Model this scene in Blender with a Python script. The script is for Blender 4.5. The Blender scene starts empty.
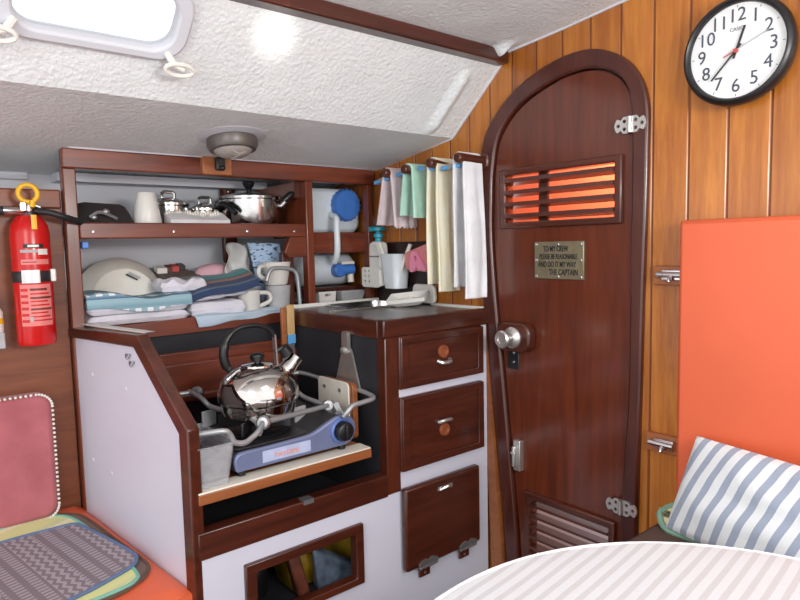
import bpy, bmesh, math, random
from math import sin, cos, pi, sqrt
from mathutils import Vector, Matrix, noise

random.seed(7)
SC = bpy.context.scene
COL = SC.collection
K = 0.7          # survey units -> metres
ZF = 1.57        # survey height of the eye above the cabin sole

def W(p):
    return Vector((p[0]*K, p[1]*K, (p[2]+ZF)*K))

# ------------------------------------------------------------------ materials
def lin(c):
    def f(v):
        v /= 255.0
        return v/12.92 if v <= 0.04045 else ((v+0.055)/1.055)**2.4
    return (f(c[0]), f(c[1]), f(c[2]), 1.0)

class Mat:
    def __init__(s, name):
        s.m = bpy.data.materials.new(name); s.m.use_nodes = True
        s.nt = s.m.node_tree; s.n = s.nt.nodes; s.l = s.nt.links
        s.b = s.n['Principled BSDF']
    def node(s, t, **k):
        n = s.n.new(t)
        for a, v in k.items(): setattr(n, a, v)
        return n
    def math(s, op, a, b=None, clamp=False):
        n = s.node('ShaderNodeMath', operation=op, use_clamp=clamp)
        for i, v in enumerate((a, b)):
            if v is None: continue
            if isinstance(v, (int, float)): n.inputs[i].default_value = v
            else: s.l.new(v, n.inputs[i])
        return n.outputs[0]
    def mix(s, fac, a, b):
        n = s.node('ShaderNodeMix', data_type='RGBA')
        if isinstance(fac, (int, float)): n.inputs[0].default_value = fac
        else: s.l.new(fac, n.inputs[0])
        for i, v in ((6, a), (7, b)):
            if isinstance(v, tuple): n.inputs[i].default_value = v
            else: s.l.new(v, n.inputs[i])
        return n.outputs[2]
    def coords(s, scale=(1, 1, 1), rot=(0, 0, 0), kind='Object'):
        t = s.node('ShaderNodeTexCoord'); m = s.node('ShaderNodeMapping')
        m.inputs['Scale'].default_value = scale; m.inputs['Rotation'].default_value = rot
        s.l.new(t.outputs[kind], m.inputs[0]); return m.outputs[0]
    def noise(s, vec, scale, detail=3, rough=0.5, dist=0.0):
        n = s.node('ShaderNodeTexNoise')
        n.inputs['Scale'].default_value = scale; n.inputs['Detail'].default_value = detail
        n.inputs['Roughness'].default_value = rough; n.inputs['Distortion'].default_value = dist
        s.l.new(vec, n.inputs['Vector']); return n.outputs['Fac']
    def ramp(s, fac, stops):
        n = s.node('ShaderNodeValToRGB'); r = n.color_ramp
        while len(r.elements) < len(stops): r.elements.new(0.5)
        for e, (p, c) in zip(r.elements, stops): e.position = p; e.color = c
        s.l.new(fac, n.inputs[0]); return n.outputs[0]
    def bump(s, h, strength=0.3, dist=0.005):
        n = s.node('ShaderNodeBump'); n.inputs['Strength'].default_value = strength
        n.inputs['Distance'].default_value = dist
        s.l.new(h, n.inputs['Height']); s.l.new(n.outputs[0], s.b.inputs['Normal'])
    def setp(s, **k):
        for a, v in k.items():
            i = s.b.inputs[a.replace('_', ' ')]
            if isinstance(v, (int, float, tuple)): i.default_value = v
            else: s.l.new(v, i)

def plain(name, c, rough=0.5, metal=0.0, var=0.06, nscale=30, bump=0.0, **kw):
    m = Mat(name); c = lin(c)
    v = m.coords(); f = m.noise(v, nscale, 4)
    d = tuple(x*(1-var*2) for x in c[:3])+(1,); e = tuple(min(1, x*(1+var)) for x in c[:3])+(1,)
    m.setp(Base_Color=m.ramp(f, [(0.3, d), (0.7, e)]), Roughness=rough, Metallic=metal)
    if bump: m.bump(f, bump, 0.003)
    if kw: m.setp(**kw)
    return m.m

def wood(name, dark, light, axis='z', rough=0.28, coat=0.3, fine=1.0, planks=None):
    m = Mat(name)
    sc = {'x': (1.2, 14, 14), 'y': (14, 1.2, 14), 'z': (14, 14, 1.2)}[axis]
    v = m.coords(tuple(q*fine for q in sc))
    f1 = m.noise(v, 1.6, 5, 0.6, 1.2)
    f2 = m.noise(m.coords(tuple(q*fine*4 for q in sc)), 2.5, 3, 0.6)
    f = m.math('ADD', m.math('MULTIPLY', f1, 0.75), m.math('MULTIPLY', f2, 0.25))
    col = m.ramp(f, [(0.30, lin(dark)), (0.68, lin(light))])
    h = f2
    if planks:
        x0, pitch, groove = planks
        t = m.node('ShaderNodeTexCoord'); sp = m.node('ShaderNodeSeparateXYZ')
        m.l.new(t.outputs['Object'], sp.inputs[0])
        q = m.math('DIVIDE', m.math('SUBTRACT', sp.outputs[0], x0), pitch)
        fl = m.math('FLOOR', q); fr = m.math('SUBTRACT', q, fl)
        wn = m.node('ShaderNodeTexWhiteNoise', noise_dimensions='1D'); m.l.new(fl, wn.inputs['W'])
        col = m.mix(m.math('MULTIPLY', wn.outputs['Value'], 0.5), col, lin(tuple(int(a*.78) for a in dark)))
        # knots
        vo = m.node('ShaderNodeTexVoronoi'); vo.inputs['Scale'].default_value = 1.0
        m.l.new(m.coords((9, 9, 4.2)), vo.inputs['Vector'])
        kn = m.ramp(vo.outputs['Distance'], [(0.05, (1, 1, 1, 1)), (0.16, (0, 0, 0, 1))])
        col = m.mix(m.math('MULTIPLY', kn, 0.7), col, lin((98, 44, 18)))
        edge = m.math('ABSOLUTE', m.math('SUBTRACT', fr, 0.5))
        gr = m.ramp(edge, [(0.455, (0, 0, 0, 1)), (0.485, (1, 1, 1, 1))])
        col = m.mix(m.math('MULTIPLY', gr, 0.85), col, lin(groove))
        h = m.math('SUBTRACT', m.math('MULTIPLY', f2, 0.1), gr)
        m.bump(h, 0.6, 0.006)
    else:
        m.bump(h, 0.08, 0.002)
    m.setp(Base_Color=col, Roughness=rough, Coat_Weight=coat, Coat_Roughness=0.15)
    return m.m

M = {}
M['mahogany'] = wood('dark varnished mahogany', (50, 21, 14), (92, 42, 26), 'z')
M['mahogany_y'] = wood('dark varnished mahogany along hull', (44, 19, 14), (86, 39, 25), 'y')
M['mahogany_x'] = wood('dark varnished mahogany across', (50, 21, 14), (92, 42, 26), 'x')
M['door'] = wood('door veneer', (74, 30, 16), (104, 46, 25), 'z', rough=0.22, coat=0.5)
M['frame'] = wood('door frame wood', (54, 22, 17), (86, 39, 28), 'z', rough=0.3, coat=0.3)
M['shelfwood'] = wood('red brown shelf wood', (80, 33, 20), (130, 60, 36), 'y', rough=0.35)
M['shelfpost'] = wood('red brown post wood', (80, 34, 20), (128, 60, 34), 'z', rough=0.35)
M['board'] = wood('brown backboard', (94, 44, 20), (134, 70, 36), 'y', rough=0.5, coat=0.05)
M['pine'] = wood('varnished pine planks', (150, 80, 26), (206, 132, 54), 'z', rough=0.25, coat=0.4,
                 planks=(-0.740*K, 0.121*K, (112, 54, 22)))
M['teak'] = wood('light brown block', (140, 78, 40), (172, 104, 58), 'x', rough=0.4)
M['ply'] = wood('orange brown ply', (120, 66, 34), (158, 94, 52), 'y', rough=0.4)
M['handle'] = wood('pale handle wood', (176, 140, 90), (214, 180, 126), 'z', rough=0.5)
M['sole'] = wood('cabin sole', (60, 32, 22), (92, 52, 34), 'y', rough=0.5)

def ceiling_mat():
    m = Mat('stippled white paint')
    v = m.coords()
    n1 = m.noise(v, 95, 4, 0.6, 0.4); n2 = m.noise(v, 9, 3)
    vo = m.node('ShaderNodeTexVoronoi', feature='SMOOTH_F1'); vo.inputs['Scale'].default_value = 105
    m.l.new(v, vo.inputs['Vector'])
    h = m.math('ADD', m.math('MULTIPLY', n1, 1.0), m.math('MULTIPLY', n2, 0.8))
    h = m.math('SUBTRACT', h, m.math('MULTIPLY', vo.outputs['Distance'], 0.5))
    m.bump(h, 0.45, 0.008)
    m.setp(Base_Color=m.ramp(n2, [(0.3, lin((222, 226, 228))), (0.7, lin((230, 234, 236)))]), Roughness=0.5)
    return m.m
M['ceiling'] = ceiling_mat()
M['hull'] = plain('white hull paint', (205, 207, 214), 0.6, var=0.02, nscale=6)
M['white_panel'] = plain('white laminate', (206, 206, 220), 0.35, var=0.015, nscale=5)
M['dark_lining'] = plain('black lining', (34, 34, 40), 0.7, var=0.12, nscale=12)
M['dark_panel'] = plain('dark splashback', (40, 26, 24), 0.4, var=0.1)
M['steel'] = plain('stainless steel', (200, 198, 196), 0.16, 1.0, var=0.03)
M['mirror'] = plain('polished steel', (205, 200, 195), 0.07, 1.0, var=0.02, nscale=8)
M['brushed'] = plain('brushed steel', (158, 158, 160), 0.34, 0.75, var=0.05)
M['alu'] = plain('grey aluminium rod', (166, 168, 170), 0.38, 0.5, var=0.04)
M['chrome'] = plain('chrome', (215, 215, 218), 0.12, 1.0, var=0.02)
M['zinc'] = plain('pale metal fitting', (214, 212, 208), 0.3, 0.85, var=0.05)
M['lampgrey'] = plain('grey lamp rim', (104, 98, 94), 0.4, 0.4)
M['black'] = plain('black plastic', (24, 24, 27), 0.35, var=0.1)
M['rubber'] = plain('black hose rubber', (30, 30, 33), 0.5)
M['darkgrey'] = plain('stove enamel', (48, 47, 50), 0.3, 0.2)
M['stoveblue'] = plain('silver blue paint', (122, 132, 168), 0.35, 0.35, var=0.03)
M['ringblue'] = plain('blue ring', (92, 116, 176), 0.3)
M['palegrey'] = plain('pale grey', (172, 172, 174), 0.5)
M['white'] = plain('white plastic', (226, 224, 218), 0.35, var=0.02)
M['cream'] = plain('cream plastic', (228, 224, 214), 0.4, var=0.02)
M['ivory'] = plain('ivory laminate', (226, 221, 208), 0.4, var=0.03)
M['porcelain'] = plain('white porcelain', (216, 212, 206), 0.2, var=0.02)
M['red'] = plain('red enamel', (196, 22, 22), 0.22, var=0.03)
M['labelpink'] = plain('pale red print', (226, 128, 124), 0.5)
M['yellow'] = plain('yellow plastic', (236, 180, 30), 0.4)
M['blue'] = plain('blue plastic', (66, 118, 196), 0.35)
M['peg'] = plain('sky blue plastic', (96, 166, 222), 0.35)
M['teal'] = plain('teal plastic', (20, 150, 172), 0.35)
M['ink'] = plain('black ink', (30, 30, 34), 0.5)
M['grey_ink'] = plain('grey ink', (120, 120, 126), 0.5)
M['redink'] = plain('red plastic', (190, 70, 66), 0.5)
M['orange_ink'] = plain('orange print', (226, 150, 132), 0.5)
M['brass'] = plain('dull brass', (142, 134, 108), 0.35, 0.6, var=0.1)
M['orange'] = plain('orange vinyl', (216, 98, 62), 0.38, var=0.03, nscale=4, bump=0.03)
M['seatbrown'] = plain('brown cover', (78, 58, 50), 0.8, bump=0.2)
M['pinkbag'] = plain('pink pouch', (216, 136, 134), 0.5)
M['pink'] = plain('pink plastic', (228, 142, 170), 0.4)
M['pinkcloth'] = plain('pink cloth', (222, 176, 186), 0.9)
M['greycloth'] = plain('grey brown cloth', (112, 100, 94), 0.9)
M['bag'] = plain('black bag cloth', (42, 36, 36), 0.8, bump=0.3)
M['yellowthing'] = plain('yellow printed wrap', (160, 126, 16), 0.5, var=0.35, nscale=14)
M['redwrap'] = plain('brown red wrap', (104, 50, 34), 0.5, var=0.3)
M['greywrap'] = plain('grey blue wrap', (92, 104, 122), 0.5, var=0.3)
M['copper'] = plain('copper brown ring', (138, 74, 44), 0.4)
M['foil'] = plain('crumpled foil', (124, 122, 122), 0.4, 0.6, var=0.3, nscale=40, bump=0.8)

def clear(name, c, rough, trans, alpha=1.0):
    m = plain(name, c, rough, Transmission_Weight=trans, IOR=1.3, Alpha=alpha)
    return m
M['frosted'] = plain('translucent plastic', (214, 222, 228), 0.35, var=.02)
M['clearbox'] = clear('clear plastic', (226, 228, 234), 0.2, 0.0, 0.24)
M['bagplastic'] = clear('thin plastic bag', (214, 214, 212), 0.25, 0.0, 0.8)
M['lampglass'] = clear('ribbed lamp glass', (176, 168, 162), 0.12, 0.0, .8)

def pane_mat():
    m = Mat('window glass')
    m.setp(Base_Color=(1, 1, 1, 1), Roughness=0.0, Transmission_Weight=1.0, IOR=1.02, Specular_IOR_Level=0.3)
    return m.m
M['pane'] = pane_mat()

def cloth(name, c, c2=None, nscale=160, b=0.4):
    m = Mat(name); v = m.coords()
    f = m.noise(v, nscale, 3); g = m.noise(v, 14, 3)
    c2 = c2 or tuple(int(x*.92) for x in c)
    m.setp(Base_Color=m.ramp(g, [(0.3, lin(c2)), (0.65, lin(c))]), Roughness=0.95, Sheen_Weight=0.2)
    m.bump(f, b, 0.004); return m.m
M['tw_white'] = cloth('white terry', (236, 236, 240))
M['tw_cream'] = cloth('cream terry', (238, 233, 214), (232, 226, 192))
M['tw_mint'] = cloth('mint terry', (190, 232, 212))
M['tw_pink'] = cloth('pale pink terry', (226, 208, 212))
M['linen'] = cloth('white folded linen', (222, 220, 228), (206, 204, 216))
M['velvet'] = cloth('dusty pink velour', (178, 100, 106), (162, 86, 94), 60, 0.15)
M['paper'] = cloth('white paper', (226, 224, 226), None, 60, 0.2)

def stripes(name, cols, dirv, pitch, rough=0.9, phase=0.0, noise_amt=0.0):
    """hard stripes along an object-space direction; cols = [(pos, colour)...]"""
    m = Mat(name); t = m.node('ShaderNodeTexCoord')
    d = m.node('ShaderNodeVectorMath', operation='DOT_PRODUCT'); d.inputs[1].default_value = dirv
    m.l.new(t.outputs['Object'], d.inputs[0])
    q = d.outputs['Value']
    if noise_amt:
        q = m.math('ADD', q, m.math('MULTIPLY', m.noise(t.outputs['Object'], 30, 2), noise_amt))
    q = m.math('FRACT', m.math('ADD', m.math('DIVIDE', q, pitch), phase))
    n = m.node('ShaderNodeValToRGB'); r = n.color_ramp; r.interpolation = 'CONSTANT'
    while len(r.elements) < len(cols): r.elements.new(0.5)
    for e, (p, c) in zip(r.elements, cols): e.position = p; e.color = lin(c)
    m.l.new(q, n.inputs[0])
    w = m.noise(t.outputs['Object'], 220, 2)
    m.bump(w, 0.3, 0.003)
    m.setp(Base_Color=n.outputs[0], Roughness=rough, Sheen_Weight=0.15)
    return m.m
# ------------------------------------------------------------------ geometry
class MB:
    def __init__(s): s.bm = bmesh.new()
    def _f(s, vs):
        try: s.bm.faces.new(vs)
        except ValueError: pass
    def v(s, p): return s.bm.verts.new(W(p))
    def box(s, x0, x1, y0, y1, z0, z1):
        return s.hexa([(x0, y0, z0), (x1, y0, z0), (x1, y1, z0), (x0, y1, z0),
                       (x0, y0, z1), (x1, y0, z1), (x1, y1, z1), (x0, y1, z1)])
    def hexa(s, P):
        v = [s.v(p) for p in P]
        for f in ((3, 2, 1, 0), (4, 5, 6, 7), (0, 1, 5, 4), (1, 2, 6, 5), (2, 3, 7, 6), (3, 0, 4, 7)):
            s._f([v[i] for i in f])
        return s
    def obox(s, c, size, U=(1, 0, 0), V=(0, 1, 0)):
        U = Vector(U).normalized(); V = Vector(V); V = (V-U*V.dot(U)).normalized(); N = U.cross(V)
        c = Vector(c); a, b, d = (q/2 for q in size)
        P = [c+U*i*a+V*j*b+N*k*d for k in (-1, 1) for i, j in ((-1, -1), (1, -1), (1, 1), (-1, 1))]
        return s.hexa(P)
    def plate(s, O, U, V, N, loops, d0, d1):
        """loops of 2-D points (first outer, rest holes) in plane O,U,V extruded along N"""
        O, U, V, N = (Vector(q) for q in (O, U, V, N))
        rings = []
        for d in (d0, d1):
            lay = []; es = []
            for lp in loops:
                vs = [s.v(O+U*a+V*b+N*d) for a, b in lp]; lay.append(vs)
                for i in range(len(vs)): es.append(s.bm.edges.new((vs[i-1], vs[i])))
            if len(loops) == 1: s._f(lay[0])
            else: bmesh.ops.triangle_fill(s.bm, edges=es, use_beauty=True)
            rings.append(lay)
        for a, b in zip(*rings):
            for i in range(len(a)): s._f([a[i-1], a[i], b[i], b[i-1]])
        return s
    def tube(s, pts, r, n=10, closed=False, cap=True, smooth=0):
        pts = [Vector(p) for p in pts]
        if smooth: pts = crom(pts, smooth, closed)
        m = len(pts); rr = r if isinstance(r, (list, tuple)) else [r]*m
        if len(rr) != m:
            rr = [rr[min(len(rr)-1, int(i*(len(rr)-1)/(m-1)+.5))] for i in range(m)]
        T = []
        for i in range(m):
            a = pts[i-1] if (i or closed) else pts[0]; b = pts[(i+1) % m] if (i < m-1 or closed) else pts[-1]
            T.append((b-a).normalized())
        up = Vector((0, 0, 1)) if abs(T[0].z) < .9 else Vector((1, 0, 0))
        nrm = T[0].cross(up).normalized(); rings = []
        for i in range(m):
            nrm = (nrm-T[i]*nrm.dot(T[i])).normalized(); bn = T[i].cross(nrm)
            rings.append([s.v(pts[i]+(nrm*cos(2*pi*k/n)+bn*sin(2*pi*k/n))*rr[i]) for k in range(n)])
        for i in range(m if closed else m-1):
            a, b = rings[i], rings[(i+1) % m]
            for k in range(n): s._f([a[k-1], a[k], b[k], b[k-1]])
        if cap and not closed: s._f(rings[0]); s._f(rings[-1])
        return s
    def lathe(s, prof, c, ax=(0, 0, 1), n=40, cap=True, sx=1.0, ref=None):
        """prof = [(radius, height)...] about axis ax through c"""
        c = Vector(c); ax = Vector(ax).normalized()
        if ref is None: ref = (1, 0, 0) if abs(ax.x) < .9 else (0, 1, 0)
        a = Vector(ref); a = (a-ax*a.dot(ax)).normalized(); b = ax.cross(a)
        rings = []
        for r, h in prof:
            if r < 1e-6: rings.append([s.v(c+ax*h)])
            else: rings.append([s.v(c+ax*h+(a*cos(2*pi*k/n)*sx+b*sin(2*pi*k/n))*r) for k in range(n)])
        for p, q in zip(rings, rings[1:]):
            for k in range(n):
                if len(p) == 1 and len(q) == 1: continue
                if len(p) == 1: s._f([p[0], q[k], q[k-1]])
                elif len(q) == 1: s._f([p[k-1], p[k], q[0]])
                else: s._f([p[k-1], p[k], q[k], q[k-1]])
        if cap:
            if len(rings[0]) > 1: s._f(rings[0])
            if len(rings[-1]) > 1: s._f(rings[-1])
        return s
    def ell(s, c, r, n=24, m=12):
        c = Vector(c); rings = []
        for i in range(m+1):
            t = -pi/2+pi*i/m
            rings.append([s.v(c+Vector((r[0]*cos(t)*cos(2*pi*k/n), r[1]*cos(t)*sin(2*pi*k/n), r[2]*sin(t)))) for k in range(n)] if 0 < i < m
                         else [s.v(c+Vector((0, 0, r[2]*sin(t))))])
        for p, q in zip(rings, rings[1:]):
            for k in range(n):
                if len(p) == 1: s._f([p[0], q[k-1], q[k]])
                elif len(q) == 1: s._f([p[k-1], p[k], q[0]])
                else: s._f([p[k-1], p[k], q[k], q[k-1]])
        return s
    def grid(s, fn, nu, nv):
        g = [[s.v(fn(i/nu, j/nv)) for i in range(nu+1)] for j in range(nv+1)]
        for j in range(nv):
            for i in range(nu): s._f([g[j][i], g[j][i+1], g[j+1][i+1], g[j+1][i]])
        return s
    def slab(s, top, bot, nu, nv):
        """closed sheet between two height fields"""
        A = [[s.v(top(i/nu, j/nv)) for i in range(nu+1)] for j in range(nv+1)]
        B = [[s.v(bot(i/nu, j/nv)) for i in range(nu+1)] for j in range(nv+1)]
        for j in range(nv):
            for i in range(nu):
                s._f([A[j][i], A[j][i+1], A[j+1][i+1], A[j+1][i]]); s._f([B[j][i], B[j+1][i], B[j+1][i+1], B[j][i+1]])
        for i in range(nu):
            s._f([A[0][i], B[0][i], B[0][i+1], A[0][i+1]]); s._f([A[nv][i], A[nv][i+1], B[nv][i+1], B[nv][i]])
        for j in range(nv):
            s._f([A[j][0], A[j+1][0], B[j+1][0], B[j][0]]); s._f([A[j][nu], B[j][nu], B[j+1][nu], A[j+1][nu]])
        return s
    def done(s, name, mat, parent=None, bevel=0.0, smooth=True, sub=0, solid=0.0, base=None):
        bm = s.bm; bmesh.ops.recalc_face_normals(bm, faces=bm.faces[:])
        if parent is not None: o0 = parent['_w'] if '_w' in parent else (0, 0, 0)
        elif base is not None: o0 = W(base)
        elif base is None: o0 = (0, 0, 0)
        o0 = Vector(o0)
        bmesh.ops.translate(bm, verts=bm.verts[:], vec=-o0)
        me = bpy.data.meshes.new(name); bm.to_mesh(me); bm.free()
        me.materials.append(mat)
        if smooth:
            me.shade_smooth(); me.set_sharp_from_angle(angle=math.radians(38))
        o = bpy.data.objects.new(name, me); COL.objects.link(o)
        if parent is not None: o.parent = parent
        else: o.location = o0
        o['_w'] = tuple(o0)
        if solid:
            q = o.modifiers.new('solid', 'SOLIDIFY'); q.thickness = solid*K; q.offset = 0
        if bevel:
            q = o.modifiers.new('bevel', 'BEVEL'); q.width = bevel*K; q.segments = 2; q.limit_method = 'ANGLE'
            q.angle_limit = math.radians(40); q.harden_normals = False
        if sub:
            q = o.modifiers.new('sub', 'SUBSURF'); q.levels = sub; q.render_levels = sub
        return o

def crom(P, n, closed=False):
    out = []; m = len(P)
    for i in range(m if closed else m-1):
        if closed: a, b, c, d = P[i-1], P[i], P[(i+1) % m], P[(i+2) % m]
        else: a, b, c, d = P[max(i-1, 0)], P[i], P[i+1], P[min(i+2, m-1)]
        for k in range(n):
            t = k/n
            out.append(0.5*((2*b)+(c-a)*t+(2*a-5*b+4*c-d)*t*t+(3*b-a-3*c+d)*t**3))
    if not closed: out.append(P[-1])
    return out
def crom2(P, n, closed=False):
    return [(v.x, v.y) for v in crom([Vector((a, b, 0)) for a, b in P], n, closed)]
def rrect(x0, x1, z0, z1, r, n=6):
    out = []
    for cx, cz, a0 in ((x1-r, z1-r, 0), (x0+r, z1-r, 90), (x0+r, z0+r, 180), (x1-r, z0+r, 270)):
        for k in range(n+1):
            a = math.radians(a0+90*k/n); out.append((cx+r*cos(a), cz+r*sin(a)))
    return out
def circ(cx, cz, r, n=20): return [(cx+r*cos(2*pi*k/n), cz+r*sin(2*pi*k/n)) for k in range(n)]

def tag(o, label, cat, group=None):
    o['label'] = label; o['category'] = cat
    if group: o['group'] = group
    return o
def thing(name, label, cat, base, group=None):
    o = bpy.data.objects.new(name, None); COL.objects.link(o)
    o.location = W(base); o.empty_display_size = 0.05; o['_w'] = tuple(W(base))
    return tag(o, label, cat, group)
def struct(o): o['kind'] = 'structure'; return o
def lab(o, s): o['label'] = s; return o

def text(body, size, O, U, V, mat, parent, name='lettering', align='CENTER', depth=0.0006, sx=1.0, bold=0.0):
    cu = bpy.data.curves.new('t', 'FONT'); cu.body = body; cu.size = size*K; cu.align_x = align; cu.align_y = 'CENTER'
    cu.extrude = depth; cu.offset = bold
    t = bpy.data.objects.new('t', cu); COL.objects.link(t)
    bpy.context.view_layer.update()
    dg = bpy.context.evaluated_depsgraph_get()
    me = bpy.data.meshes.new_from_object(t.evaluated_get(dg))
    bpy.data.objects.remove(t); bpy.data.curves.remove(cu)
    U = Vector(U).normalized(); V = Vector(V).normalized(); N = U.cross(V)
    o0 = W(O)-Vector(parent['_w'])
    for v in me.vertices:
        v.co = o0+U*v.co.x*sx+V*v.co.y+N*v.co.z
    me.name = name; me.materials.clear(); me.materials.append(mat)
    o = bpy.data.objects.new(name, me); COL.objects.link(o); o.parent = parent; o['_w'] = parent['_w']
    return o

X, Y, Z = (1, 0, 0), (0, 1, 0), (0, 0, 1)
mX, mY, mZ = (-1, 0, 0), (0, -1, 0), (0, 0, -1)
YB = 2.02        # bulkhead face
XG = -1.832      # galley front

# ------------------------------------------------------------------ the setting
struct(MB().box(-3.1, 1.4, -1.2, 3.4, -1.62, -1.57).done('floor', M['sole']))
outer = [(-1.70, -1.57), (-1.718, -1.292), (-1.744, -1.012), (-1.79, -.6), (-1.832, -.241), (-1.853, .02), (-1.853, .186), (-1.843, .34), (-1.811, .472),
         (-1.702, .594), (-1.529, .671), (-1.374, .689), (-1.253, .659), (-1.159, .587), (-1.106, .47), (-1.104, .3),
         (-1.106, .134), (-1.114, -.2), (-1.12, -.551), (-1.129, -1.003), (-1.132, -1.57)]
inner = [(-1.64, -1.57), (-1.65, -1.292), (-1.672, -1.05), (-1.72, -.6), (-1.762, -.237), (-1.782, .02), (-1.78, .181), (-1.772, .31), (-1.741, .421),
         (-1.651, .524), (-1.50, .586), (-1.36, .60), (-1.262, .574), (-1.20, .52), (-1.174, .44), (-1.168, .28),
         (-1.170, -.03), (-1.171, -.3), (-1.174, -.56), (-1.199, -1.008), (-1.205, -1.57)]
outer = [(a-(.032*min(1, max(0, (.66-b)/.25)) if a < -1.4 else -.0)-(.008 if a > -1.3 else 0), b) for a, b in outer]
inner = [(a-(.030*min(1, max(0, (.60-b)/.2)) if a < -1.4 else 0), b+(.02 if b > .4 else 0)) for a, b in inner]
oS = crom2(outer, 4); iS = crom2(inner, 4)
oS[0] = (oS[0][0], -1.60); oS[-1] = (oS[-1][0], -1.60)
def shrink0(P, d):
    cx = -1.47
    return [(a+(d if a < cx else -d), b-(d if b > 0.3 else 0)) for a, b in P]
# planked bulkhead with the door opening
prof = [(1.3, -1.61), (1.3, .60), (.9, .74), (.2, .86), (-.3, .88), (-.8, .86), (-1.209, .825), (-1.461, .797), (-1.742, .775), (-1.76, .742), (-2.05, .480), (-2.63, .400), (-3.08, .34), (-3.08, -1.61)]
mid = [((a[0]+b[0])/2, (a[1]+b[1])/2) for a, b in zip(oS, iS)]
struct(MB().plate((0, YB, 0), X, Z, Y, [prof, mid], 0, 0.05).done('wall_front', M['pine'], smooth=False))
# arch casing
struct(MB().plate((0, 2.0, 0), X, Z, Y, [oS, iS], 0, 0.06).done('trim_1', M['frame'], bevel=.008))
# hull side
struct(MB().box(-3.13, -3.05, -1.2, 2.05, -1.57, .36).done('wall_left', M['hull']))
# deck underside, coachroof side with the portlight opening, coachroof
dN = Vector((.66, 0, -.75)).normalized()           # inward normal of the coachroof side
SV = Vector((.75, 0, .66)).normalized()            # up its slope
SO = Vector((-2.05, 0, .474))
def son(y, s, d=0.0): return SO+Vector((0, y, 0))+SV*s+dN*d
LS = .395
win_o = [( .26, .145), (.26+.485, .145), (.745, .385), (.26, .385)]
hole = rrect(.285, .722, .165, .372, .06)
mb = MB().plate(SO, Y, SV, -dN, [[(-1.2, 0), (2.06, 0), (2.06, LS), (-1.2, LS)], hole], 0, .05)
def deck(u, v):
    x = -2.05-1.05*u; y = -1.2+3.26*v
    return (x, y, .474-.139*1.05*u-.006*sin(u*pi))
mb.slab(deck, lambda u, v: (deck(u, v)[0], deck(u, v)[1], deck(u, v)[2]+.05), 6, 12)
rp = [(-1.753, .735), (-1.742, .771), (-1.461, .790), (-1.209, .815), (-.8, .85), (-.3, .875), (.2, .86)]
mb.plate((0, -1.2, 0), X, Z, Y, [rp+[(a, b+.06) for a, b in rp[::-1]]], 0, 3.26)
# ribs moulded in the paint near the bulkhead
def mound(u, v):
    g = math.exp(-((u-.5)*5)**2)*min(1, 6*v, 6*(1-v))
    return son(1.80+.13*u, .0+.34*v, .022*g-.001)
mb.grid(mound, 16, 24)
mb.grid(lambda u, v: (-1.735+.16*v, 1.90+.10*u, .770+.012*v-.035*math.exp(-((u-.5)*5)**2)*math.exp(-((v-.2)*3.5)**2)), 12, 12)
ce = struct(mb.done('ceiling', M['ceiling']))
# bead between paint and planks
pr = [(-2.63, .400), (-2.05, .480), (-1.757, .740), (-1.742, .775), (-1.461, .795), (-1.209, .82), (-.8, .855)]
struct(MB().tube([(a, YB-.004, b-.004) for a, b in pr], .007, 6).done('trim_2', M['hull']))
struct(MB().tube([(-2.60, .57, .392), (-2.60, 2.0, .396)], .006, 6).done('trim_5', M['hull']))
# beam along the coachroof edge
struct(MB().box(-1.775, -1.715, -1.2, 2.01, .722, .775).done('trim_3', M['mahogany_y'], bevel=.006))
stop = crom2(shrink0(inner, .03), 4)
struct(MB().plate((0, 2.056, 0), X, Z, Y, [mid, stop], 0, .016).done('trim_7', M['frame']))  # ring added behind the door gap to block light leaking from the fore cabin
# pale strip beside the casing
struct(MB().hexa([(-1.81, 1.99, -1.57), (-1.735, 1.99, -1.57), (-1.735, YB, -1.57), (-1.81, YB, -1.57),
                  (-1.86, 1.99, -.30), (-1.85, 1.99, -.30), (-1.85, YB, -.30), (-1.86, YB, -.30)]).done('trim_4', M['ply']))

# portlight
wn = struct(MB().plate(SO, Y, SV, dN, [rrect(.255, .748, .152, .392, .085), rrect(.30, .705, .185, .355, .06)], -.03, .022).done('window_1', M['hull'], bevel=.008))
wn['_w'] = (0, 0, 0)
MB().plate(SO, Y, SV, dN, [rrect(.29, .715, .175, .365, .06)], -.012, -.008).done('pane', M['pane'], wn)
for (yy, ss, nm) in ((.715, .165, 1), (.285, .185, -1)):
    c = son(yy, ss, .045)
    k = MB().tube([son(yy-.02*nm, ss+.02, .02), c], .011, 8)
    lp = [son(yy+.018*nm+.042*cos(t), ss-.012+.020*sin(t), .05) for t in [2*pi*i/18 for i in range(18)]]
    k.tube(lp, .007, 8, closed=True); k.tube([c, son(yy+.03*nm, ss-.01, .05)], .009, 8)
    k.done('latch', M['white'], wn)

# ------------------------------------------------------------------ door
lv = [(-1.765, -1.206, .06, .30), (-1.646, -1.223, -1.45, -1.028)]
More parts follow.
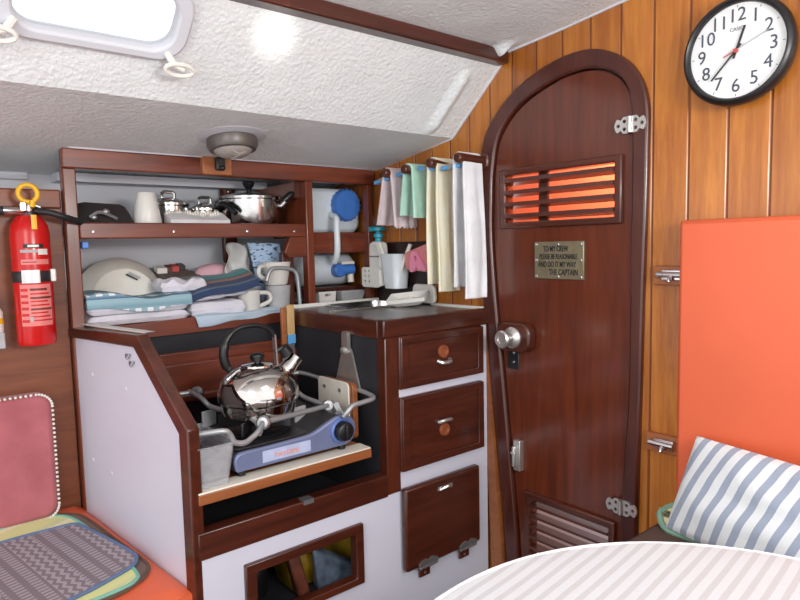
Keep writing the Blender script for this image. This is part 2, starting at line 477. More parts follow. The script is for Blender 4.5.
# inset plate edges: clear the casing
def shrink(P, d):
    cx = -1.47
    return [(a+(d if a < cx else -d), b-(d if b > 0.3 else 0)*max(0, (b-.3)/.3)) for a, b in P]
dp = shrink(iS, .006)
holes = [[(-1.735, .085), (-1.235, .085), (-1.235, .275), (-1.735, .275)], [(-1.615, -1.42), (-1.25, -1.42), (-1.25, -1.058), (-1.615, -1.058)]]
dr = struct(MB().plate((0, 2.018, 0), X, Z, Y, [dp]+holes, 0, .035).done('door_1', M['door']))
for (x0, x1, z0, z1), hl, ns in zip(lv, holes, (4, 8)):
    f = MB().plate((0, 2.0, 0), X, Z, Y, [[(x0, z0), (x1, z0), (x1, z1), (x0, z1)], hl], 0, .02).done('louvre_frame', M['mahogany_x'], dr, bevel=.006)
    hx0, hx1, hz0, hz1 = hl[0][0], hl[1][0], hl[0][1], hl[2][1]
    st = (hz1-hz0)/ns
    for i in range(ns):
        zc = hz0+st*(i+.45)
        MB().obox(((hx0+hx1)/2, 2.022, zc), (hx1-hx0, .050, .016 if z0 > -.5 else .010), X, (0, 1, -.18 if z0 > -.5 else -.10)).done('louvre_slat', M['mahogany_x'], dr)
MB().box(-1.60, -1.555, 2.05, 2.06, .06, .30).done('louvre_rail', M['mahogany'], dr)
# lettered brass plate
pl = MB().box(-1.588, -1.362, 2.008, 2.018, -.142, .003).done('plaque', M['brass'], dr, bevel=.002)
lab(pl, 'dull brass plate engraved with a notice to the crew')
for i, (s, xx) in enumerate((("TO MY CREW", -1.487), ("PLEASE BE REASONABLE", -1.476), ("AND DO IT MY WAY", -1.482), ("THE CAPTAIN", -1.452))):
    text(s, (.030, .027, .030, .032)[i], (xx, 2.0075, -.026-.030*i), X, Z, M['ink'], pl, sx=(.62, .60, .62, .66)[i], bold=.00025)
for a in (-1.578, -1.475, -1.372):
    for b in (-.132, -.069, -.008):
        if a == -1.475 and b == -.069: continue
        MB().lathe([(0, .004), (.0055, .002), (.006, 0)], (a, 2.008, b), mY, 10).done('screw', M['chrome'], pl)
# knob on its block, lock plate, latch
kb = MB().plate((0, 2.018, 0), X, Z, mY, [rrect(-1.765, -1.59, -.445, -.325, .045)], 0, .045).done('knob_block', M['mahogany_x'], dr, bevel=.008)
kx, kz = -1.735, -.382
kn = MB().lathe([(.044, 0), (.044, .006), (.036, .014), (.022, .020), (.020, .032), (.026, .038), (.034, .050), (.036, .066), (.030, .074), (.018, .073), (.016, .068), (0, .068)],
           (-1.675, 1.973, -.385), mY, 28).done('knob', M['zinc'], dr)
MB().box(-1.735, -1.675, 2.012, 2.018, -.525, -.435).done('lock_plate', M['black'], dr, bevel=.004)
for b in (-.455, -.495): MB().lathe([(0, .004), (.006, .002), (.006, 0)], (-1.70, 2.012, b), mY, 10).done('screw', M['chrome'], dr)
MB().box(-1.69, -1.655, 1.992, 2.018, -.95, -.82).tube([(-1.68, 1.985, -.845), (-1.68, 1.985, -.93)], .01, 8).tube([(-1.695, 1.985, -.875), (-1.67, 1.98, -.875)], .007, 8).done('bolt', M['zinc'], dr, bevel=.003)
def hinge(xc, zc, w, h):
    for sgn in (-1, 1):
        out = crom2([(sgn*.006, h*.5), (sgn*w*.22, h*.5), (sgn*w*.30, h*.30), (sgn*w*.42, h*.42), (sgn*w*.5, h*.12), (sgn*w*.5, -h*.12), (sgn*w*.42, -h*.42), (sgn*w*.30, -h*.30), (sgn*w*.22, -h*.5), (sgn*.006, -h*.5)], 2)
        hs = [circ(sgn*w*.18, h*.24, .0065, 10), circ(sgn*w*.18, -h*.24, .0065, 10), circ(sgn*w*.38, 0, .0065, 10)]
        MB().plate((xc, 2.0, zc), X, Z, mY, [out]+hs, 0, .006).done('hinge', M['zinc'], dr)
    MB().tube([(xc, 1.992, zc-h*.48), (xc, 1.992, zc+h*.48)], .009, 10).done('hinge_pin', M['zinc'], dr)
hinge(-1.172, .393, .115, .055); hinge(-1.193, -.957, .12, .055)
# what shows through the louvres: the fore cabin's orange bunk back
fb = MB().box(-2.2, -.6, 2.45, 2.75, -1.57, -.45).done('bunk', M['white_panel'], base=(-1.4, 2.6, -1.57))
tag(fb, 'white bunk front glimpsed through the lower door louvre', 'bunk')
fc = MB().box(-2.2, -.6, 2.55, 2.70, -.45, .62).done('bunk_cushion', M['orange'], base=(-1.4, 2.66, -.45), bevel=.02)
tag(fc, 'orange cushion glimpsed through the door louvres in the fore cabin', 'cushion')

# ------------------------------------------------------------------ shelf unit above the galley
sh = thing('galley_shelf', 'red-brown wooden two-tier galley shelf along the hull', 'shelf', (-2.63, 1.2, -.345))
x0, x1 = -2.66, -2.615
MB().box(x0-.004, x1+.004, .547, 2.0, .316, .390).done('top_rail', M['shelfwood'], sh, bevel=.005)
MB().box(x0-.005, x1, .545, .592, -1.08, .316).done('post', M['shelfpost'], sh, bevel=.005)
MB().box(x0, x1+.004, 1.585, 1.625, -.28, .316).done('post', M['shelfpost'], sh, bevel=.005)
MB().box(x0, x1, 1.955, 1.985, -.28, .316).done('post', M['shelfpost'], sh, bevel=.004)
u = MB().box(x0, x1, .592, 1.585, .052, .114).done('upper_fascia', M['shelfwood'], sh, bevel=.005)
for yy in (.64, .95, 1.28, 1.52): MB().lathe([(0, .004), (.006, .002), (.006, 0)], (x1, yy, .078), X, 8).done('screw', M['chrome'], u)
MB().box(-3.05, x0, .592, 1.60, .070, .100).done('upper_shelf', M['shelfwood'], sh)
MB().plate((0, 0, 0), Y, Z, X, [[(1.47, -.02), (1.49, -.045), (1.60, -.045), (1.60, .06), (1.54, .075), (1.50, .05)]], -2.66, -2.625).done('corner_block', M['shelfwood'], sh, bevel=.004)
MB().box(x0-.02, x0+.01, 1.62, 1.96, -.03, .074).done('middle_rail', M['shelfwood'], sh, bevel=.004)
def fasc(u_, v_, d):
    y = .592+(1.462-.592)*u_
    zt = -.288-.004*sin(u_*9); zb = -.345-.004*u_-.004*sin(u_*5)
    return (x1+d, y, zt*(1-v_)+zb*v_)
MB().slab(lambda a, b: fasc(a, b, 0), lambda a, b: fasc(a, b, -.04), 16, 3).done('lower_fascia', M['shelfwood'], sh)
MB().box(-3.05, x0+.01, .592, 1.62, -.318, -.292).done('lower_shelf', M['shelfwood'], sh)
MB().box(-2.69, -2.655, 1.47, 1.535, -.29, -.02).done('bracket', M['mahogany'], sh, bevel=.006)
MB().box(-3.03, -3.0, 1.335, 1.415, -.07, .33).done('bracket', M['mahogany'], sh, bevel=.02)
for zz in (.29, -.03): MB().lathe([(0, .005), (.011, .003), (.011, 0)], (-3.0, 1.375, zz), X, 10).done('screw', M['chrome'], sh)
MB().hexa([(-3.0, 1.30, .16), (-2.66, 1.55, .24), (-2.66, 1.585, .24), (-3.0, 1.34, .16), (-3.0, 1.30, .24), (-2.66, 1.55, .316), (-2.66, 1.585, .316), (-3.0, 1.34, .24)]).done('brace', M['mahogany'], sh)
MB().box(-3.05, -2.66, 1.585, 1.60, .10, .316).done('end_panel', M['shelfpost'], sh)
# white cleat under the deck at the back
MB().box(-3.05, -2.93, .592, 1.55, .30, .335).done('back_cleat', M['hull'], sh)
sb = thing('switch_block', 'light brown wooden block with black switch under the round lamp', 'switch', (-2.605, 1.15, .32))
MB().box(-2.615, -2.585, 1.075, 1.205, .318, .392).done('block', M['teak'], sb, bevel=.004)
MB().box(-2.585, -2.56, 1.125, 1.165, .335, .39).lathe([(.012, 0), (.010, .012), (0, .014)], (-2.56, 1.15, .345), X, 12).done('switch', M['black'], sb, bevel=.006)
tg = MB().box(-2.64, -2.60, .595, .618, .015, .04).done('clip', M['blue'], base=(-2.62, .606, .0), bevel=.003)
tag(tg, 'tiny blue clip under the upper shelf beside the left post', 'clip')

# lamp under the side deck
lx, ly, lz = -2.32, 1.085, .437
lp = thing('dome_lamp', 'round grey dome lamp under the white side deck', 'lamp', (lx, ly, lz))
ax = Vector((.139, 0, -1)).normalized()
MB().lathe([(.14, -.01), (.135, .004), (.09, .012), (.0, .012)], (lx, ly, lz), ax, 40).done('mounting_ring', M['hull'], lp)
MB().lathe([(.085, 0), (.097, .015), (.097, .040), (.088, .056), (.076, .058)], (lx, ly, lz), ax, 40).done('rim', M['lampgrey'], lp)
gl = MB().lathe([(.076, .050), (.072, .060), (.060, .072), (.040, .081), (.018, .085), (0, .086)], (lx, ly, lz), ax, 40)
for i in range(-4, 5):
    w = sqrt(max(0, .07**2-(i*.015)**2))
    gl.tube([(lx+i*.015, ly-w*.8, lz-.070+.006*abs(i)/4), (lx+i*.015, ly, lz-.086+.011*abs(i)/4), (lx+i*.015, ly+w*.8, lz-.070+.006*abs(i)/4)], .004, 6)
gl.done('lens', M['lampglass'], lp)

# ------------------------------------------------------------------ galley cabinet
gc = thing('galley_cabinet', 'white and mahogany galley cabinet with drawers beside the arched door', 'cabinet', (-2.2, 1.35, -1.57))
# white front with stove opening and low hatch
front = [(.70, -1.57), (1.99, -1.57), (1.99, -.345), (1.46, -.345), (1.46, -.92), (.70, -.92)]
MB().plate((XG, 0, 0), Y, Z, mX, [front, [(.855, -1.235), (1.29, -1.235), (1.29, -1.03), (.855, -1.03)]], .004, .03).done('front_panel', M['white_panel'], gc)
MB().box(XG-.05, XG, 1.432, 1.497, -.95, -.345).done('front_post', M['mahogany'], gc, bevel=.004)
MB().box(XG-.05, XG+.002, .69, 1.432, -.955, -.868).done('front_rail', M['mahogany_y'], gc, bevel=.004)
MB().box(-2.60, XG-.05, 1.432, 1.46, -1.3, -.345).done('stove_bay_side', M['dark_lining'], gc)
MB().box(-2.655, -2.63, .60, 1.46, -1.3, -.345).done('stove_bay_back', M['dark_lining'], gc)
MB().box(-2.64, XG-.03, .70, 1.44, -1.02, -1.0).done('stove_bay_floor', M['dark_lining'], gc)
MB().box(-2.64, XG-.03, .70, 1.99, -1.32, -1.30).done('locker_floor', M['dark_lining'], gc)
MB().box(XG-.03, XG+.006, 1.06, 1.10, -.880, -.864).done('catch', M['brushed'], gc)
MB().box(-2.28, -2.26, .72, 1.46, -1.30, -1.02).done('dark_liner_back', M['dark_lining'], gc)  # dark liner, back and sides, added to keep light out of the hatch interior
MB().box(-2.26, XG-.03, .72, .74, -1.30, -1.02).done('dark_liner_side', M['dark_lining'], gc)
MB().box(-2.26, XG-.03, 1.45, 1.46, -1.30, -1.02).done('dark_liner_side', M['dark_lining'], gc)
# low hatch frame
MB().plate((XG, 0, 0), Y, Z, X, [[(.835, -1.245), (1.305, -1.245), (1.305, -1.016), (.835, -1.016)], [(.875, -1.218), (1.27, -1.218), (1.27, -1.05), (.875, -1.05)]], -.03, .012).done('hatch_frame', M['mahogany_y'], gc, bevel=.004)
# drawers
def drawer(z0, z1, hole_up):
    d = MB().box(XG-.02, XG+.014, 1.492, 1.950, z0, z1).done('drawer', M['mahogany_y'], gc, bevel=.006)
    MB().plate((XG, 0, 0), Y, Z, X, [[(1.495, z0+.003), (1.947, z0+.003), (1.947, z1-.003), (1.495, z1-.003)], [(1.53, z0+.03), (1.915, z0+.03), (1.915, z1-.03), (1.53, z1-.03)]], .014, .022).done('drawer_border', M['mahogany_y'], d, bevel=.003)
    zc = (z0+z1)/2+(.02 if hole_up else -.02)
    MB().lathe([(.013, .004), (.016, .009), (.024, .009), (.027, .003), (.027, 0)], (XG+.014, 1.718, zc), X, 24).lathe([(0, .002), (.014, .002)], (XG+.014, 1.718, zc), X, 20).done('finger_ring', M['copper'], d)
    zh = zc+(-.035 if hole_up else .035)
    s = 1 if hole_up else -1
    MB().tube([(XG+.016, 1.685, zh), (XG+.032, 1.695, zh-.006*s), (XG+.034, 1.718, zh-.008*s), (XG+.032, 1.741, zh-.006*s), (XG+.016, 1.752, zh)], .008, 8, smooth=3).done('pull', M['zinc'], d)
drawer(-.549, -.344, True); drawer(-.872, -.581, False)
# drop-down locker door
ld = MB().box(XG+.004, XG+.036, 1.488, 1.902, -1.268, -.934).done('locker_door', M['mahogany_y'], gc, bevel=.010)
MB().box(XG+.034, XG+.040, 1.655, 1.735, -.982, -.967).tube([(XG+.038, 1.665, -.980), (XG+.052, 1.695, -.967), (XG+.038, 1.725, -.980)], .006, 8, smooth=3).done('latch', M['zinc'], ld)
for yy in (1.60, 1.825):
    MB().plate((XG+.036, 0, 0), Y, Z, X, [crom2([(yy-.05, -1.264), (yy-.05, -1.252), (yy-.02, -1.238), (yy, -1.246), (yy+.02, -1.238), (yy+.05, -1.252), (yy+.05, -1.264)], 3)], 0, .004).tube([(XG+.036, yy-.045, -1.270), (XG+.036, yy+.045, -1.270)], .007, 8).done('hinge', M['brushed'], ld)
    h_ = MB().box(XG+.004, XG+.014, yy-.028, yy+.028, -1.325, -1.272).done('hinge_plate', M['mahogany'], gc, bevel=.003)
    for dz in (-1.29, -1.31): MB().lathe([(0, .003), (.006, .002), (.006, 0)], (XG+.014, yy, dz), X, 8).done('screw', M['brushed'], h_)
# cabinet contents behind the hatch
tag(MB().slab(lambda a, b: (-2.03-.05*b-.02*sin(a*9+b*4), 1.12+.30*a, -1.298+.25*b*(.55+.45*a)), lambda a, b: (-2.16-.06*b, 1.12+.30*a, -1.298+.25*b*(.55+.45*a)), 10, 8).done('wrapped_bundle', M['yellowthing'], base=(-2.0, 1.2, -1.298)), 'yellow printed wrapper bundle inside the low open hatch', 'package')
tag(MB().hexa([(-2.02, 1.20, -1.298), (-1.96, 1.19, -1.298), (-1.96, 1.40, -1.298), (-2.02, 1.40, -1.298), (-2.01, 1.19, -1.12), (-1.98, 1.18, -1.14), (-1.96, 1.39, -1.27), (-2.0, 1.40, -1.26)]).done('grey_packet', M['greywrap'], base=(-1.9, 1.2, -1.298), bevel=.01), 'grey-blue packet in front of the yellow wrapper in the hatch', 'package')
tag(MB().hexa([(-2.04, 1.12, -1.298), (-1.97, 1.11, -1.298), (-1.97, 1.165, -1.298), (-2.04, 1.155, -1.298), (-2.04, 1.08, -1.10), (-2.01, 1.08, -1.10), (-2.0, 1.13, -1.12), (-2.04, 1.13, -1.12)]).done('brown_packet', M['redwrap'], base=(-1.95, 1.07, -1.30), bevel=.01), 'small red-brown packet left of the grey packet in the hatch', 'package')
tag(MB().lathe([(.05, 0), (.055, .02), (.055, .13), (.04, .15), (0, .15)], (-2.12, 1.0, -1.30), Z, 24).done('dark_pot', M['black'], base=(-2.12, 1.0, -1.30)), 'dark pot at the left in the low hatch', 'pot')

# worktop
wt = thing('worktop', 'dark mahogany edged worktop around the sink', 'worktop', (-2.2, 1.7, -.345))
MB().box(XG-.035, XG+.004, 1.425, 2.015, -.345, -.276).done('front_fascia', M['mahogany_y'], wt, bevel=.005)
MB().box(-2.61, XG-.035, 1.425, 1.462, -.350, -.279).done('side_fascia', M['mahogany_x'], wt, bevel=.005)
MB().plate((0, 0, -.30), X, Y, Z, [[(-2.63, 1.462), (XG-.035, 1.462), (XG-.035, 2.015), (-2.63, 2.015)], rrect(-2.585, -2.285, 1.64, 1.97, .05)], 0, .016).done('top', M['brushed'], wt)
MB().box(-2.612, -2.595, 1.46, 2.0, -.296, -.268).done('edge_strip', M['white'], wt, bevel=.004)
MB().box(-2.2, XG-.03, 2.0, 2.016, -.29, -.272).done('edge_strip', M['white'], wt, bevel=.004)
sk = thing('sink', 'stainless steel sink sunk in the worktop', 'sink', (-2.43, 1.8, -.45))
A = rrect(-2.592, -2.275, 1.63, 1.98, .055); B = rrect(-2.58, -2.29, 1.645, 1.965, .05); C_ = rrect(-2.56, -2.31, 1.665, 1.945, .05)
mb = MB()
Ls = [[mb.v((a, b, z)) for a, b in P] for P, z in ((A, -.283), (B, -.279), (B, -.288), (C_, -.43))]
for p, q in zip(Ls, Ls[1:]):
    for i in range(len(p)): mb._f([p[i-1], p[i], q[i], q[i-1]])
mb._f(Ls[-1]); mb.done('bowl', M['steel'], sk, solid=.003)
MB().lathe([(.03, 0), (.03, .004), (.02, .002), (0, .002)], (-2.43, 1.80, -.429), Z, 24).done('drain', M['brushed'], sk)
MB().box(-2.268, -2.258, 1.47, 2.0, -.283, -.272).done('rim', M['steel'], sk, bevel=.002)

# galley end partition
pn = Vector((.134, -.792, 0)).normalized(); pu = Vector((.792, .134, 0)).normalized()
PO = Vector((-1.838, .684, 0))
gp = thing('galley_partition', 'white galley end panel with sloping dark wood capping', 'partition', (-2.2, .62, -1.08))
outp = [(-.822, -1.57), (-.010, -1.57), (-.010, -.548), (-.290, -.300), (-.825, -.305)]
MB().plate(PO, pu, Z, pn, [outp], -.02, 0).done('panel', M['white_panel'], gp)
cap = [(-.825, -.322), (-.312, -.316), (-.052, -.560), (-.052, -1.57), (.002, -1.57), (.002, -.540), (-.284, -.274), (-.825, -.284)]
MB().plate(PO, pu, Z, pn, [cap], -.032, .010).done('capping', M['mahogany_x'], gp, bevel=.005)
MB().plate(PO, pu, Z, pn, [[(-.80, -.277), (-.30, -.272), (-.29, -.268), (-.80, -.272)]], -.06, -.028).done('steel_edge', M['white'], gp)
for (a, b) in ((-.375, -.345), (-.352, -.368)):
    MB().tube([PO+pu*a+Vector((0, 0, b))+pn*.004, PO+pu*(a+.02)+Vector((0, 0, b-.012))+pn*.012, PO+pu*(a+.028)+Vector((0, 0, b+.003))+pn*.004], .004, 6).done('hook', M['brushed'], gp)
for (a, b) in ((-.66, -.45), (-.40, -.47), (-.70, -.78), (-.55, -.80)):
    MB().lathe([(0, .003), (.007, .002), (.008, 0)], PO+pu*a+Vector((0, 0, b)), pn, 10).done('screw', M['white_panel'], gp)

# ------------------------------------------------------------------ stove tray and rails
tr = thing('stove_tray', 'swinging wooden stove tray with ivory end board and metal pot rails', 'tray', (-2.05, 1.05, -.78))
MB().box(-2.35, XG-.004, .70, 1.362, -.784, -.750).done('board', M['ply'], tr, bevel=.003)
MB().box(XG-.075, XG-.004, .70, 1.358, -.750, -.744).done('ivory_strip', M['ivory'], tr, bevel=.002)
e = MB().plate((0, 1.395, 0), X, Z, mY, [rrect(-2.20, -1.965, -.750, -.530, .02)], -.002, .022).done('end_board', M['ply'], tr, bevel=.003)
MB().plate((0, 1.373, 0), X, Z, mY, [rrect(-2.205, -1.985, -.748, -.528, .022)], 0, .006).done('ivory_facing', M['ivory'], e, bevel=.002)
for a in (-2.155, -2.045): MB().lathe([(0, .004), (.008, .003), (.008, 0)], (a, 1.367, -.565), mY, 10).done('screw', M['brushed'], e)
hg = MB().plate((0, 1.428, 0), X, Z, mY, [[(-2.155, -.56), (-1.985, -.56), (-2.035, -.415), (-2.055, -.392), (-2.08, -.392), (-2.10, -.415)]], 0, .008)
hg.plate((0, 1.425, 0), X, Z, mY, [rrect(-2.085, -2.045, -.42, -.335, .018)], 0, .016)
hg.lathe([(.016, 0), (.016, .03), (.01, .034), (0, .034)], (-2.066, 1.43, -.415), mY, 14).done('hanger', M['zinc'], tr)
r_ = .0095
def rod(P, sm=4, nm='rail'): return MB().tube(P, r_, 10, smooth=sm).done(nm, M['alu'], tr)
rod([(-1.885, .69, -.572), (-1.85, .79, -.568), (-1.85, .815, -.584), (-1.85, .830, -.612), (-1.85, .862, -.622), (-1.86, .895, -.614), (-1.87, .925, -.600), (-1.895, .955, -.585)])
rod([(-1.90, .958, -.585), (-1.99, 1.279, -.600)], 0)
rod([(-2.40, .74, -.552), (-2.38, .90, -.552)], 0)
rod([(-2.40, .90, -.552), (-2.26, .885, -.548), (-2.215, .885, -.556), (-2.19, .90, -.575), (-2.08, .92, -.575), (-1.95, .945, -.580), (-1.90, .945, -.605), (-1.88, .93, -.612)])
rod([(-2.42, 1.10, -.552), (-2.42, 1.36, -.552), (-2.38, 1.405, -.552), (-2.2, 1.408, -.556), (-2.0, 1.408, -.558), (-1.88, 1.398, -.562), (-1.845, 1.378, -.566), (-1.84, 1.33, -.570), (-1.84, 1.285, -.574), (-1.84, 1.262, -.592), (-1.85, 1.25, -.61)])
rod([(-2.26, 1.19, -.545), (-2.19, 1.235, -.560), (-2.12, 1.255, -.590), (-2.0, 1.279, -.602)])
for c in ((-1.90, .958, -.585), (-1.99, 1.279, -.600), (-2.36, .915, -.552)):
    c = Vector(c); d = Vector((.75, -.66, .25)).normalized()
    MB().lathe([(.021, -.014), (.024, -.008), (.024, .008), (.018, .014), (.009, .015), (.009, .010), (0, .010)], c, d, 20).done('clamp', M['brushed'], tr)
MB().obox((-1.945, 1.295, -.615), (.008, .024, .07), (.7, -.7, .1), (0.3, .7, .3)).done('link', M['brushed'], tr, bevel=.003)

# gas stove
gs = thing('gas_stove', 'silver-blue portable gas stove on the wooden tray', 'stove', (-2.05, 1.07, -.735))
zb = -.724

pf = [(.832, zb), (1.29, zb)]
prof2 = crom2([(1.27, zb), (1.298, -.712), (1.314, -.685), (1.317, -.655), (1.302, -.628), (1.268, -.611), (1.225, -.616), (1.185, -.632), (1.14, -.650), (1.10, -.656), (.96, -.659), (.87, -.659), (.845, -.667), (.836, -.69), (.843, zb)], 3)
MB().plate((-1.870, 0, 0), Y, Z, mX, [prof2], 0, .02).done('front_panel', M['stoveblue'], gs, bevel=.006)
body = [(a*1.0+.0, b-.002) for a, b in prof2]
MB().plate((-1.890, 0, 0), Y, Z, mX, [body], 0, .36).done('body', M['darkgrey'], gs, bevel=.006)
MB().plate((0, 0, -.660), X, Y, Z, [rrect(-2.23, -1.893, .850, 1.13, .02)], 0, .008).done('top_plate', M['darkgrey'], gs, bevel=.004)
kx, ky = -2.05, 1.0
MB().lathe([(.125, 0), (.13, .012), (.11, .018), (.09, .004), (.05, .004), (.05, .03), (.035, .04), (.0, .04)], (kx, ky, -.652), Z, 40).done('burner', M['black'], gs)
for i in range(4):
    a = pi/4+i*pi/2
    d = Vector((cos(a), sin(a), 0))
    MB().obox(Vector((kx, ky, -.614))+d*.085, (.10, .010, .045), d, (-d.y, d.x, 0)).done('pan_support', M['darkgrey'], gs, bevel=.003)
for (a, b, w) in ((-2.22, .90, .06), (-2.03, 1.175, .055)):
    MB().obox((a, b, -.622), (.010, w, .060), (1, .2, 0), (-.2, 1, 0)).done('wind_shield', M['palegrey'], gs, bevel=.004)
kb = MB().lathe([(.046, 0), (.046, .008), (.041, .014), (.036, .010), (.0, .010)], (-1.870, 1.250, -.664), X, 32).done('dial_ring', M['ringblue'], gs)
MB().lathe([(.036, 0), (.034, .028), (.028, .032), (0, .032)], (-1.863, 1.250, -.664), X, 28).obox((-1.828, 1.250, -.664), (.016, .016, .056)).done('dial', M['black'], gs, bevel=.003)
lb = MB().box(-1.870, -1.8685, .935, 1.12, -.711, -.672).done('label_strip', plain('pale blue label', (176, 186, 216), 0.4), gs)
text('Iwatani', .030, (-1.8675, 1.025, -.692), Y, Z, M['orange_ink'], lb, sx=1.1)
for a in (.87, 1.27):
    for b in (-1.9, -2.2): MB().lathe([(.015, -.750), (.015, -.72)], (b, a, 0), Z, 12).done('foot', M['black'], gs)

# kettle
kt = thing('kettle', 'shiny round stainless steel kettle on the gas stove', 'kettle', (kx, ky+.02, -.590))
ky += .02
zk = -.590
bp = [(0, 0), (.118, 0), (.126, .004), (.131, .02), (.134, .045), (.142, .052), (.1445, .066), (.143, .088), (.134, .116), (.117, .141), (.090, .160), (.062, .171), (.056, .172)]
MB().lathe(bp, (kx, ky, zk), Z, 64).done('body', M['mirror'], kt)
ldk = MB().lathe([(.060, .170), (.058, .177), (.03, .182), (0, .183)], (kx, ky, zk), Z, 40).done('lid', M['mirror'], kt)
MB().lathe([(.012, .180), (.012, .188), (.022, .190), (.027, .202), (.025, .212), (.014, .217), (0, .218)], (kx, ky, zk), Z, 24).done('lid_knob', M['black'], ldk)
sp = MB().tube([(kx, ky+.075, zk+.115), (kx+.012, ky+.110, zk+.145), (kx+.022, ky+.150, zk+.188)], [.036, .030, .025], 20, smooth=4).done('spout', M['mirror'], kt)
MB().tube([(kx+.010, ky+.118, zk+.200), (kx+.008, ky+.10, zk+.228)], [.024, .020], 14).tube([(kx+.006, ky+.10, zk+.225), (kx, ky+.07, zk+.21)], .010, 8).done('whistle_cap', M['black'], sp)
hp = [(kx, ky-.105, zk+.168), (kx, ky-.122, zk+.195), (kx, ky-.125, zk+.240), (kx, ky-.105, zk+.286), (kx, ky-.065, zk+.313), (kx, ky-.005, zk+.318), (kx, ky+.045, zk+.302), (kx, ky+.073, zk+.272)]
MB().tube(hp, [.012, .016, .016, .011, .009, .009, .009, .009], 12, smooth=5).done('handle', M['black'], kt)
MB().obox((kx, ky-.098, zk+.155), (.02, .006, .06), X, (0, -.5, .8)).obox((kx, ky+.073, zk+.212), (.022, .006, .13), X, (0, 1, .05)).done('handle_strap', M['brushed'], kt)

# clear tub with foil
tb = thing('storage_tub', 'clear plastic tub of foil scraps on the tray left of the stove', 'tub', (-2.0, .76, -.732))
P0 = rrect(-2.10, -1.862, .712, .812, .012); P1 = rrect(-2.12, -1.845, .700, .829, .014)
mb = MB(); L0 = [mb.v((a, b, -.742)) for a, b in P0]; L1 = [mb.v((a, b, -.612)) for a, b in P1]; L2 = [mb.v((a*1.0+(.006 if a > -2 else -.006), b+(.005 if b > .76 else -.005), -.608)) for a, b in P1]
for p, q in ((L0, L1), (L1, L2)):
    for i in range(len(p)): mb._f([p[i-1], p[i], q[i], q[i-1]])
mb._f(L0); mb.done('tub', M['clearbox'], tb, solid=.004)
fo = tag(MB().slab(lambda a, b: (-2.10+.235*a, .715+.098*b, -.662+.02*noise.noise(Vector((a*7, b*4, 3)))), lambda a, b: (-2.095+.225*a, .722+.082*b, -.722), 14, 8).done('crumpled_foil', M['foil'], base=(-2.0, .76, -.722)), 'crumpled grey foil inside the clear plastic tub', 'foil')
fo['kind'] = 'stuff'

# knife rack and knives
kr = thing('knife_rack', 'red-brown wooden rack board behind the kettle', 'rack', (-2.52, 1.05, -.66))
MB().box(-2.515, -2.485, .70, 1.505, -.60, -.455).done('board', M['shelfwood'], kr, bevel=.004)
MB().box(-2.56, -2.535, .70, 1.505, -.565, -.415).done('back_board', M['shelfwood'], kr, bevel=.004)
MB().box(-2.525, -2.455, .70, 1.30, -.610, -.575).done('ledge', M['shelfwood'], kr, bevel=.01)
MB().box(-2.56, -2.50, 1.43, 1.505, -.69, -.455).done('end_post', M['shelfpost'], kr, bevel=.004)
def knife(y, w, z0, z1, mat, label, ferr):
    t = thing('kitchen_knife', label, 'knife', (-2.47, y, z0-.1))
    MB().plate((-2.475, 0, 0), Y, Z, X, [rrect(y-w, y+w, z0, z1, w*.5)], -.0, .018).done('handle', mat, t, bevel=.004)
    MB().box(-2.470, -2.464, y-w*.9, y+w*.9, z0-.13, z0).done('blade', M['brushed'], t)
    if ferr: MB().box(-2.4765, -2.4565, y-w*1.02, y+w*1.02, z0, z0+ferr).done('ferrule', M['peg'], t)
knife(1.360, .012, -.428, -.262, M['teak'], 'knife with darker brown handle behind the kettle', 0)
knife(1.395, .019, -.425, -.252, M['handle'], 'knife with pale wooden handle and blue band', .04)
knife(1.452, .014, -.438, -.355, M['brushed'], 'grey-handled knife right of the pale wooden handle', 0)
sc = thing('scissors', 'grey scissor handle hanging right of the kitchen knives', 'scissors', (-2.52, 1.53, -.5))
MB().tube([(-2.47, 1.49+.016*cos(t), -.405+.035*sin(t)) for t in [2*pi*i/14 for i in range(14)]], .007, 8, closed=True).done('handle', M['palegrey'], sc)
MB().box(-2.473, -2.467, 1.481, 1.499, -.55, -.43).done('blade', M['brushed'], sc)
# ------------------------------------------------------------------ things on the upper shelf
ZU = .114
b = thing('cloth_bag', 'low black zipped bag at the left end of the upper shelf', 'bag', (-2.76, .715, .10))
MB().slab(lambda u, v: (-2.90+.24*u, .60+.23*v, .100+.10*min(1, 4*u)*min(1, 4*(1-u))**.7*min(1, 5*(1-v))**.6*min(1, 3*v+.7)-.01*v), lambda u, v: (-2.90+.24*u, .60+.23*v, .100), 12, 12).done('body', M['bag'], b)
MB().tube([(-2.655, .64, .135), (-2.65, .67, .155), (-2.65, .70, .15), (-2.655, .74, .13)], .007, 8, smooth=3).ell((-2.652, .70, .158), (.010, .014, .012)).ell((-2.652, .655, .135), (.010, .012, .012)).done('clasp', M['brushed'], b)
tag(MB().lathe([(.058, 0), (.060, .004), (.038, .134), (.034, .138), (0, .138)], (-2.72, .878, .106), Z, 32).done('cup', M['white'], base=(-2.72, .878, .1)), 'white tapered cup standing upside down on the upper shelf', 'cup')
